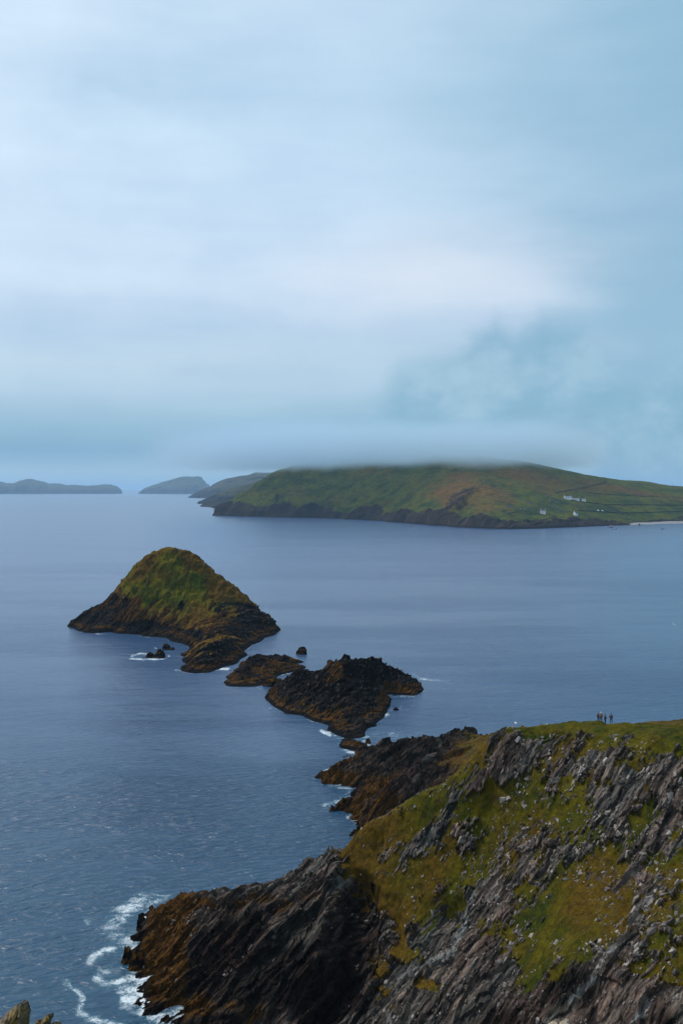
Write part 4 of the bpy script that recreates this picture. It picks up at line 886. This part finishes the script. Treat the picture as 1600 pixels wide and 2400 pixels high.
def seat(p, r_):
    """highest ground under the footprint, so the floor is never buried"""
    A = PG.reshape(-1, 3); m_ = (np.abs(A[:, 0] - p.x) < r_ + 2) & (np.abs(A[:, 1] - p.y) < 5)
    return float(A[m_, 2].max()) - 0.2 if m_.any() else p.z
def cottage(u, v, w, label, rz=0.0, wall=3.4, rise=2.4, nwin=4, d=6.5, chim=(-1, 1), group=None, name='white_cottage'):
    p = on_island(u, v)
    p = p.copy(); p.z = seat(p, w / 2); r = empty(name, p, rz); tag(r, label, 'cottage', group)
    gable('c', w, d, wall, rise, M_WHITE, M_ROOF, r)
    for c in chim:
        bx((c * (w / 2 - 1.0) - .5, -.45, wall + rise - .6, c * (w / 2 - 1.0) + .5, .45, wall + rise + 1.1), M_WHITE, 'chimney', r)
    bx((-.55, -d / 2 - .06, -1.4, .55, -d / 2 + .05, 2.1), M_DARKPAINT, 'door', r)
    for k in range(nwin):
        xx = (k + .5) / nwin * w - w / 2
        if abs(xx) < 1.3: xx += 1.8
        wn = bx((xx - .5, -d / 2 - .05, 1.0, xx + .5, -d / 2 + .05, 2.3), M_DARKPAINT, 'window', r)
        bx((xx - .4, -d / 2 - .08, 1.1, xx + .4, -d / 2 - .02, 2.2), M_PANE, 'pane', wn)
    return r
cottage(1330, 1171, 19.5, 'long white terrace at the left of the row high on the green slope', 0.05, 4.4, 2.2, 6)
cottage(1349, 1172, 18.0, 'long white terrace in the middle of the row high on the green slope', -0.05, 4.4, 2.2, 6)
cottage(1368, 1175, 10.5, 'small white house at the right end of the row on the slope', -0.25, 4.2, 2.4, 3, chim=(1,))
cottage(1272, 1204, 12.5, 'white cottage with dark roof standing alone in the lower field', -0.35, 4.2, 3.0, 3)
cottage(1348, 1208, 10.5, 'white house with steep dark gable near the low cliff edge', 0.7, 4.0, 3.8, 3)

def ruin(u, v, w, rz, label):
    p = on_island(u, v); r = empty('ruined_cottage', p, rz); tag(r, label, 'ruin', 'roofless stone cottages of the deserted village'); h = 2.6; d = 6.0
    bx((-w / 2, -d / 2, -1, w / 2, -d / 2 + .6, h), M_STONE, 'wall', r); bx((-w / 2, d / 2 - .6, -1, w / 2, d / 2, h), M_STONE, 'wall', r)
    for s_ in (-1, 1):
        V = [(s_ * w / 2 - s_ * 0.02 + dx_, y_, z_) for dx_ in (0, -s_ * .6) for y_, z_ in ((-d / 2 + .61, -1), (d / 2 - .61, -1), (d / 2 - .61, h), (0, h + 1.9), (-d / 2 + .61, h))]
        Q = np.array([(0, 1, 6, 5), (1, 2, 7, 6), (2, 3, 8, 7), (3, 4, 9, 8), (4, 0, 5, 9)]); T = np.array([(0, 2, 1), (0, 4, 2), (4, 3, 2), (5, 6, 7), (5, 7, 9), (9, 7, 8)])
        add('gable', make_mesh('gable', np.array(V), Q, None, M_STONE, False, T), r)
for u, v, w_, rz, lb in [(1189, 1188, 8, .2, 'roofless grey cottage, left of a pair west of the village'), (1197, 1189, 9, -.1, 'roofless grey cottage, right of a pair west of the village'), (1224, 1195, 9, .1, 'low grey ruin above and left of the lone white cottage'), (1235, 1194, 10, 0, 'grey ruin just above the lone white cottage'),
                     (1240, 1180, 8, .1, 'small grey ruin high in the middle of the green slope'), (1282, 1166, 11, .3, 'topmost grey ruin of the deserted village'), (1292, 1174, 10, .2, 'grey ruin below the topmost one of the village'), (1304, 1178, 9, .3, 'grey ruin left of the white terraces'), (1291, 1189, 9, -.2, 'grey ruin in the upper left of the lower village'),
                     (1300, 1192, 11, -.2, 'long grey ruin in the middle of the lower village'), (1311, 1196, 9, -.2, 'grey ruin at the right of the lower village'), (1325, 1199, 8, 0, 'grey ruin above the white house with steep gable')]:
    ruin(u, v, w_, rz, lb)

def bank(pl, label, wd=4.0, h=2.2):
    pts = []
    for (a, b_), (c, d_) in zip(pl[:-1], pl[1:]):
        n = max(2, int(math.hypot(c - a, d_ - b_) / 5))
        for k in range(n): pts.append(on_island(a + (c - a) * k / n, b_ + (d_ - b_) * k / n))
    pts.append(on_island(*pl[-1]))
    V = []; Q = []
    for i, p in enumerate(pts):
        q = (pts[min(i + 1, len(pts) - 1)] - pts[max(i - 1, 0)]); q.z = 0; q = q.normalized() if q.length > 0 else Vector((1, 0, 0)); s_ = Vector((-q.y, q.x, 0)) * wd / 2
        hh = h * random.uniform(0.7, 1.2)
        V += [p - s_ - Vector((0, 0, 2)), p - s_ * .7 + Vector((0, 0, hh)), p + s_ * .7 + Vector((0, 0, hh)), p + s_ - Vector((0, 0, 2))]
        if i: a0 = 4 * (i - 1); Q += [(a0 + k, a0 + k + 1, a0 + 5 + k, a0 + 4 + k) for k in range(3)]
    o = add('field_bank', make_mesh('field_bank', np.array([tuple(p) for p in V]), np.array(Q), None, M_BANK, False)); tag(o, label, 'field wall', 'field banks on the island')
bank([(1303, 1154), (1340, 1148), (1380, 1140), (1420, 1131)], 'dark bank climbing from the village to the skyline')
bank([(1365, 1177), (1408, 1182), (1460, 1184), (1520, 1184), (1600, 1185), (1680, 1187)], 'long level bank right of the white terraces')
bank([(1408, 1182), (1432, 1190), (1454, 1200)], 'short slanting bank joining the two long level banks')
bank([(1352, 1197), (1400, 1199), (1454, 1203), (1520, 1201), (1600, 1199), (1680, 1200)], 'long level bank above the low cliffs and beach')
bank([(1256, 1155), (1262, 1175), (1255, 1195), (1248, 1206)], 'dark bank running straight down the slope left of the village', 2.0, 1.4)
bank([(1190, 1205), (1215, 1197), (1240, 1200), (1262, 1206)], 'curved bank enclosing the field left of the lone cottage', 2.0, 1.4)
bank([(1225, 1222), (1260, 1221), (1285, 1216), (1300, 1209)], 'curved bank below the lone white cottage', 2.0, 1.4)
bank([(1380, 1156), (1440, 1160), (1500, 1162), (1600, 1168)], 'faint upper bank across the brown slope', 2.0, 1.2)

# ------------------------------------------------------------------ boats
def hull(L, B, Hh, mat, parent, name='hull'):
    n = 9; V = []; Q = []
    for i in range(n):
        s_ = i / (n - 1); x = (s_ - .5) * L; b_ = B / 2 * min(1, (1.02 - s_) * 2.2) ** .6 * (0.9 if i == 0 else 1)
        sh = Hh * (1 + .35 * s_ * s_)
        V += [(x, -b_, sh), (x, -b_ * .75, -0.2), (x, b_ * .75, -0.2), (x, b_, sh), (x, b_ * .85, sh - .25), (x, -b_ * .85, sh - .25)]
        if i:
            a0 = 6 * (i - 1); Q += [(a0 + k, a0 + (k + 1) % 6, a0 + 6 + (k + 1) % 6, a0 + 6 + k) for k in range(6)]
    Q += [(0, 1, 2, 5), (5, 2, 3, 4)]
    return add(name, make_mesh(name, np.array(V), np.array(Q), None, mat, False), parent)
M_RED = plain('dull_red_paint', (0.10, 0.03, 0.03), 0.5); M_NAVY = plain('navy_paint', (0.02, 0.035, 0.06), 0.5)
D = sea_D(1236.5); bt = empty('ferry_boat', ((1430 - U0) / F * D, D, 0), 0.1); tag(bt, 'small red hulled ferry with white canopy at the rocky landing', 'boat')
hull(9.5, 3.2, 1.3, M_RED, bt); bx((-3.6, -1.3, 3.3, 2.6, 1.3, 3.65), M_WHITE, 'canopy', bt)
for x, y in ((-3.4, -1.1), (-3.4, 1.1), (2.3, -1.1), (2.3, 1.1)): bx((x - .12, y - .12, 0.9, x + .12, y + .12, 3.29), M_WHITE, 'canopy_post', bt)
bx((0.2, -1.0, 0.95, 2.0, 1.0, 2.5), M_DARKPAINT, 'cabin', bt)
D = sea_D(1240.5); bt = empty('moored_boat', ((1439 - U0) / F * D, D, 0), 0.05); tag(bt, 'low dark open boat with a white wheelhouse in front of the landing', 'boat')
hull(11, 3.0, 0.9, M_NAVY, bt); bx((-0.2, -.9, .6, 1.8, .9, 2.3), M_WHITE, 'wheelhouse', bt); bx((0.1, -.95, 1.4, 1.5, -.91, 2.0), M_PANE, 'window', bt)
D = sea_D(1240.5); bt = empty('moored_boat', ((1551 - U0) / F * D, D, 0), -0.08); tag(bt, 'dark boat moored off the pale beach', 'boat')
hull(9, 2.8, 0.9, M_NAVY, bt); bx((-1.2, -.8, .6, 0.6, .8, 1.9), M_DARKPAINT, 'cabin', bt)
for u, v, lb in ((1401, 1196.5, 'tiny pale tent in the field below the terraces'), (1410, 1197.5, 'tiny blue white tent right of the other tent in the field')):
    p = on_island(u, v); r = 2.2
    V = [(-r, -1.5, -.3), (r, -1.5, -.3), (r, 1.5, -.3), (-r, 1.5, -.3), (-r * .9, 0, 2.2), (r * .9, 0, 2.0)]
    o = add('tent', make_mesh('tent', np.array(V), np.array([(0, 1, 5, 4), (2, 3, 4, 5)]), None, M_WHITE, False, np.array([(0, 4, 3), (1, 2, 5)])), None, p); tag(o, lb, 'tent')

# ------------------------------------------------------------------ people on the turf
def skin_mesh(name, J, E, rad, mat, sub=1):
    me = bpy.data.meshes.new(name); me.from_pydata(J, E, []); o = bpy.data.objects.new(name, me); C.objects.link(o)
    md = o.modifiers.new('s', 'SKIN'); md.use_smooth_shade = True
    for i, r in enumerate(rad):
        sv_ = me.skin_vertices[0].data[i]; sv_.radius = (r, r) if not isinstance(r, tuple) else r
    me.skin_vertices[0].data[0].use_root = True
    o.modifiers.new('b', 'SUBSURF').levels = sub
    dg = bpy.context.evaluated_depsgraph_get(); me2 = bpy.data.meshes.new_from_object(o.evaluated_get(dg)); me2.name = name
    bpy.data.objects.remove(o); me2.materials.clear(); me2.materials.append(mat)
    return me2
M_SKIN = plain('skin', (0.42, 0.25, 0.18), 0.6, 0.05); M_HAIR = plain('dark_hair', (0.02, 0.014, 0.01), 0.7)
def person(u, D, height, label, rz, stride, coat, trous, hat=None, bag=None, armR=None, armL=None, hair=True, lean=0.0):
    k = height / 1.75
    x = (u - U0) / F * D
    q = np.argmin((Pf[:, 0] - x) ** 2 + (Pf[:, 1] - D) ** 2); z = Pf[q, 2]
    J = {'pel': (0, 0, .95), 'wst': (0, .01, 1.12), 'cst': (0, lean * .5, 1.35), 'nek': (0, lean, 1.50), 'hd0': (0, lean - .01, 1.60), 'hd1': (0, lean - .02, 1.70)}
    for s_, sd_ in ((-1, 'l'), (1, 'r')):
        f = stride * s_
        J['hip' + sd_] = (s_ * .09, 0, .90); J['kne' + sd_] = (s_ * .11, -.05 + f * .5, .50); J['ank' + sd_] = (s_ * .12, f, .09); J['toe' + sd_] = (s_ * .13, f - .17, .035)
        arm = armR if s_ > 0 else armL
        J['sho' + sd_] = (s_ * .19, lean * .8, 1.42)
        el, ha = arm if arm else ((s_ * .27, .05 - f * .3, 1.15), (s_ * .29, -.05 - f * .5, .90))
        J['elb' + sd_] = el; J['han' + sd_] = ha
        J['fin' + sd_] = tuple(np.array(ha) + (np.array(ha) - np.array(el)) * .42)
    names = list(J); ix = {n: i for i, n in enumerate(names)}
    rad = dict(pel=(.13, .10), wst=(.12, .09), cst=(.15, .10), nek=.055, hd0=.085, hd1=.085)
    for sd_ in 'lr': rad.update({'hip' + sd_: .085, 'kne' + sd_: .055, 'ank' + sd_: .04, 'toe' + sd_: .035, 'sho' + sd_: .055, 'elb' + sd_: .04, 'han' + sd_: .032, 'fin' + sd_: .022})
    def build(nm, keep, grow, mat, par):
        kk_ = [n for n in names if n in keep]; ii = {n: i for i, n in enumerate(kk_)}
        E = [(ii[a], ii[b_]) for a, b_ in EDG if a in ii and b_ in ii]
        r_ = [tuple(np.array(rad[n]) + grow) if isinstance(rad[n], tuple) else rad[n] + grow for n in kk_]
        me = skin_mesh(nm, [tuple(np.array(J[n]) * k) for n in kk_], E, r_, mat)
        return add(nm, me, par)
    EDG = [('pel', 'wst'), ('wst', 'cst'), ('cst', 'nek'), ('nek', 'hd0'), ('hd0', 'hd1')] + [(a + s_, b_ + s_) for s_ in 'lr' for a, b_ in (('hip', 'kne'), ('kne', 'ank'), ('ank', 'toe'), ('sho', 'elb'), ('elb', 'han'), ('han', 'fin'))] + [('pel', 'hip' + s_) for s_ in 'lr'] + [('cst', 'sho' + s_) for s_ in 'lr']
    root = build('person', names, 0.0, M_SKIN, None)
    root.location = (x, D, z - 0.02); root.rotation_euler = (0, 0, rz); tag(root, label, 'person')
    build('jacket', ['pel', 'wst', 'cst', 'shol', 'shor', 'elbl', 'elbr', 'hanl', 'hanr'], 0.028, coat, root)
    build('trousers', ['pel', 'hipl', 'hipr', 'knel', 'kner', 'ankl', 'ankr'], 0.022, trous, root)
    for s_ in 'lr': build('boot', ['ank' + s_, 'toe' + s_], 0.02, M_HAIR, root)
    def ball(nm, c, r, mat, sq=1.0):
        n1, n2 = 12, 8; th, ph = np.meshgrid(np.linspace(0, 2 * np.pi, n1, endpoint=False), np.linspace(0.05, np.pi - .05, n2))
        V = np.stack([np.sin(ph) * np.cos(th) * r[0], np.sin(ph) * np.sin(th) * r[1], np.cos(ph) * r[2]], -1).reshape(-1, 3) * k + np.array(c) * k
        i = np.arange(n1 * n2).reshape(n2, n1); j = np.roll(i, -1, 1); Q = np.stack([i[:-1], i[1:], j[1:], j[:-1]], -1).reshape(-1, 4)
        return add(nm, make_mesh(nm, V, Q, None, mat, True), root)
    ball('hat' if hat else 'hair', (0, lean + (.0 if hat else .025), 1.72 if hat else 1.69), (.115, .12, .085 if hat else .10), hat or M_HAIR)
    if bag: ball('backpack', (0, lean + .20, 1.27), (.17, .12, .25), bag)
    return root
M_BLK = plain('black_cloth', (0.010, 0.010, 0.013)); M_JNAVY = plain('navy_cloth', (0.012, 0.016, 0.035)); M_JRED = plain('red_jacket', (0.20, 0.035, 0.025)); M_TAN = plain('ochre_bag', (0.25, 0.12, 0.02)); M_PUR = plain('mauve_jacket', (0.12, 0.09, 0.14)); M_HATW = plain('white_hat', (0.8, 0.8, 0.8))
person(1401, 189.5, 1.66, 'person in mauve jacket with dark backpack, leftmost of the group on the crest', 2.2, .10, M_PUR, M_BLK, bag=M_JNAVY)
person(1407.5, 189, 1.76, 'person in white hat and red jacket with an ochre bag on the crest', 2.9, .18, M_JRED, M_BLK, hat=M_HATW, bag=M_TAN, armR=((.30, -.05, 1.20), (.38, -.28, 1.15)))
person(1417, 188.3, 1.80, 'person all in black, upright between the red jacket and the walker', 0.6, .06, M_BLK, M_BLK, armL=((-.28, -.12, 1.25), (-.12, -.34, 1.42)))
person(1431, 179.5, 1.82, 'person in dark navy jacket walking apart from the other three', 2.6, .22, M_JNAVY, M_BLK)
# walking pole held by the one in red
x, D = (1412.5 - U0) / F * 188.7, 188.7
q = np.argmin((Pf[:, 0] - x) ** 2 + (Pf[:, 1] - D) ** 2); z = Pf[q, 2]
th = np.linspace(0, 2 * np.pi, 8, endpoint=False); ring = np.stack([np.cos(th), np.sin(th), 0 * th], -1)
V = np.concatenate([ring * .018 + (0.08, 0, 0), ring * .022 + (-.30, -.05, 1.25)]); i = np.arange(8); Q = np.stack([i, np.roll(i, -1), np.roll(i, -1) + 8, i + 8], -1)
o = add('walking_pole', make_mesh('walking_pole', V, Q, None, M_BLK, True), None, (x, D, z - .02)); tag(o, 'thin dark walking pole beside the person in red', 'walking pole')

# ------------------------------------------------------------------ gulls
M_GULL = plain('gull_white', (0.85, 0.86, 0.88), 0.8, 0.03); M_GREY = plain('gull_grey', (0.45, 0.48, 0.52), 0.8, 0.03)
def gull(u, v, D, rz, label, k=1.0, dih=0.35, roll=0.0):
    sec = [(-.28, .012, .0), (-.20, .035, .0), (-.08, .062, 0), (.04, .065, .0), (.13, .048, .02), (.19, .042, .035), (.235, .028, .035), (.27, .008, .025)]
    th = np.linspace(0, 2 * np.pi, 8, endpoint=False); V = []; Q = []
    for i, (x, r, z) in enumerate(sec):
        V += [(x, r * math.cos(a), z + r * math.sin(a)) for a in th]
        if i: a0 = 8 * (i - 1); Q += [(a0 + j, a0 + (j + 1) % 8, a0 + 8 + (j + 1) % 8, a0 + 8 + j) for j in range(8)]
    body = add('gull', make_mesh('gull', np.array(V) * k, np.array(Q), None, M_GULL, True)); body.location = Wp(u, v, D); body.rotation_euler = (roll, 0, rz); tag(body, label, 'gull')
    for s_ in (-1, 1):
        pts = [(.08, .04, .03), (.12, .30, .03 + .30 * dih), (.02, .62, .02 + .42 * dih), (-.05, .60, .42 * dih), (-.06, .30, .28 * dih), (-.10, .04, .02)]
        A = [(x, s_ * y, z + .012) for x, y, z in pts]; B = [(x, s_ * y, z - .006) for x, y, z in pts]; V = np.array(A + B) * k
        Q = [(j, (j + 1) % 6, 6 + (j + 1) % 6, 6 + j) for j in range(6)] + [(0, 1, 4, 5), (1, 2, 3, 4), (6, 11, 10, 7), (7, 10, 9, 8)]
        add('wing', make_mesh('wing', V, np.array(Q), None, M_GREY if roll else M_GULL, False), body)
    V = np.array([(-.24, -.03, .005), (-.24, .03, .005), (-.36, .07, .0), (-.36, -.07, 0), (-.24, -.03, -.008), (-.24, .03, -.008), (-.36, .07, -.012), (-.36, -.07, -.012)]) * k
    add('tail', make_mesh('tail', V, np.array([(0, 1, 2, 3), (7, 6, 5, 4), (0, 4, 5, 1), (1, 5, 6, 2), (2, 6, 7, 3), (3, 7, 4, 0)]), None, M_GULL, False), body)
    V = np.array([(.26, -.012, .028), (.26, .012, .028), (.26, 0, .012), (.315, 0, .018)]) * k
    add('beak', make_mesh('beak', V, np.array([(0, 1, 2)]), None, M_TAN, False, np.array([(0, 3, 1), (1, 3, 2), (2, 3, 0)])), body)
gull(1208, 1695, 200, 0.2, 'white gull gliding low over the sea just left of the headland crest', 1.0, .3)
gull(1577, 1463, 235, 0.9, 'white gull banking over open water at the right of the view', 0.85, .5, 0.6)

# ------------------------------------------------------------------ ground under the camera and the near shards
MAT_NEAR = land_material('clifftop_turf', sc=0.35)
gx = np.linspace(-60, 60, 121); gy = np.concatenate([np.linspace(-40, 0, 30), np.linspace(0.4, 10, 40), np.linspace(11, 118, 80)])
GX, GY = np.meshgrid(gx, gy)
rr_ = np.maximum(GY, 0)
GZ = 88.15 - 0.10 * np.minimum(rr_, 3.2) - 0.80 * np.maximum(rr_ - 3.2, 0) + 0.05 * fbm(GX / 2, GY / 2, 0 * GX, 3)
GZ = np.maximum(GZ - sstep(rr_, 8, 30) * 6 * (0.5 + 0.4 * fbm(GX / 20, GY / 20, 0 * GX, 3)), -6)
o = add('clifftop', make_mesh('clifftop', np.stack([GX, GY, GZ], -1).reshape(-1, 3), grid_faces(*GX.shape), {'grass': 0.75 + 0 * GX, 'dark': 0 * GX, 'weed': 0 * GX, 'vein': 0 * GX, 'tone': 0.5 + 0 * GX, 'dry': 0.4 + 0 * GX}, MAT_NEAR)); tag(o, kind='structure')
m, t, b = new_mat('lichened_stone'); tc = t.new('ShaderNodeTexCoord'); g_ = tc.outputs['Object']
n1 = t.noise(t.vmath('MULTIPLY', g_, (3.0, 3.0, 1.0)), 14, 6, 0.7); n2 = t.noise(g_, 60, 4, 0.7)
c = t.mix(t.mr(n1, .40, .60), (0.17, 0.135, 0.115), (0.20, 0.130, 0.018)); c = t.mix(t.mr(n2, .46, .62), c, (0.05, 0.036, 0.018)); t.link(c, b.inputs['Base Color']); b.inputs['Roughness'].default_value = .9
bp = t.new('ShaderNodeBump'); bp.inputs['Distance'].default_value = .01; t.link(t.math('ADD', n1, n2), bp.inputs['Height']); t.link(bp.outputs[0], b.inputs['Normal']); M_LICH = m
def shard(outline, D, thick, label, mat, seed):
    r = np.random.default_rng(seed); n = len(outline)
    A = np.array([Wp(u, v, D) for u, v in outline]); c = A.mean(0)
    # closely spaced rim with chips
    Rm = []
    for i in range(n):
        for k in range(6):
            p = A[i] * (1 - k / 6) + A[(i + 1) % n] * k / 6; Rm.append(p + r.normal(0, .0018, 3))
    Rm = np.array(Rm) - c; nn = len(Rm)
    fr = Rm * 0.82 + np.array([0.01, -thick / 2, 0]) + r.normal(0, .003, Rm.shape); mid = Rm; bk = Rm * .9 + np.array([0.02, thick / 2, 0]); ce = np.array([[0.0, -thick * .62, 0], [0, thick / 2, 0]])
    V = np.concatenate([fr, mid, bk, ce]); i = np.arange(nn); j = np.roll(i, -1)
    Q = np.concatenate([np.stack([i, j, j + nn, i + nn], -1), np.stack([i + nn, j + nn, j + 2 * nn, i + 2 * nn], -1)]); T = np.concatenate([np.stack([j, i, np.full(nn, 3 * nn)], -1), np.stack([i + 2 * nn, j + 2 * nn, np.full(nn, 3 * nn + 1)], -1)])
    o = add('rock_shard', make_mesh('rock_shard', V, Q, None, mat, False, T), None, tuple(c)); tag(o, label, 'rock')
shard([(-60, 2460), (-8, 2398), (14, 2374), (24, 2366), (42, 2354), (47, 2356), (52, 2367), (55, 2385), (50, 2410), (56, 2470)], 4.0, .10, 'pointed yellow lichened rock shard poking up at the lower left corner', M_LICH, 1)
shard([(88, 2420), (96, 2397), (108, 2380), (113, 2380), (111, 2389), (104, 2400), (104, 2430)], 4.0, .035, 'thin leaning grey shard right of the yellow lichened one', M_LICH, 2)
shard([(82, 2430), (82, 2396), (86, 2390), (90, 2394), (92, 2430)], 4.0, .03, 'small brown shard tip between the two taller shards', M_LICH, 3)
shard([(115, 2440), (118, 2399), (124, 2397), (129, 2396), (134, 2440)], 4.0, .03, 'pinkish shard tip barely showing at the bottom edge', M_LICH, 4)
M_PALE = plain('pale_stone', (0.42, 0.33, 0.24), .9, .3, 40)
shard([(1284, 2450), (1284, 2398), (1294, 2394), (1301, 2394), (1303, 2400), (1305, 2450)], 4.0, .05, 'pale rounded stone, left of two at the bottom edge', M_PALE, 5)
shard([(1310, 2450), (1309, 2400), (1314, 2394), (1320, 2393), (1326, 2400), (1328, 2450)], 4.0, .05, 'pale rounded stone, right of two at the bottom edge', M_PALE, 6)
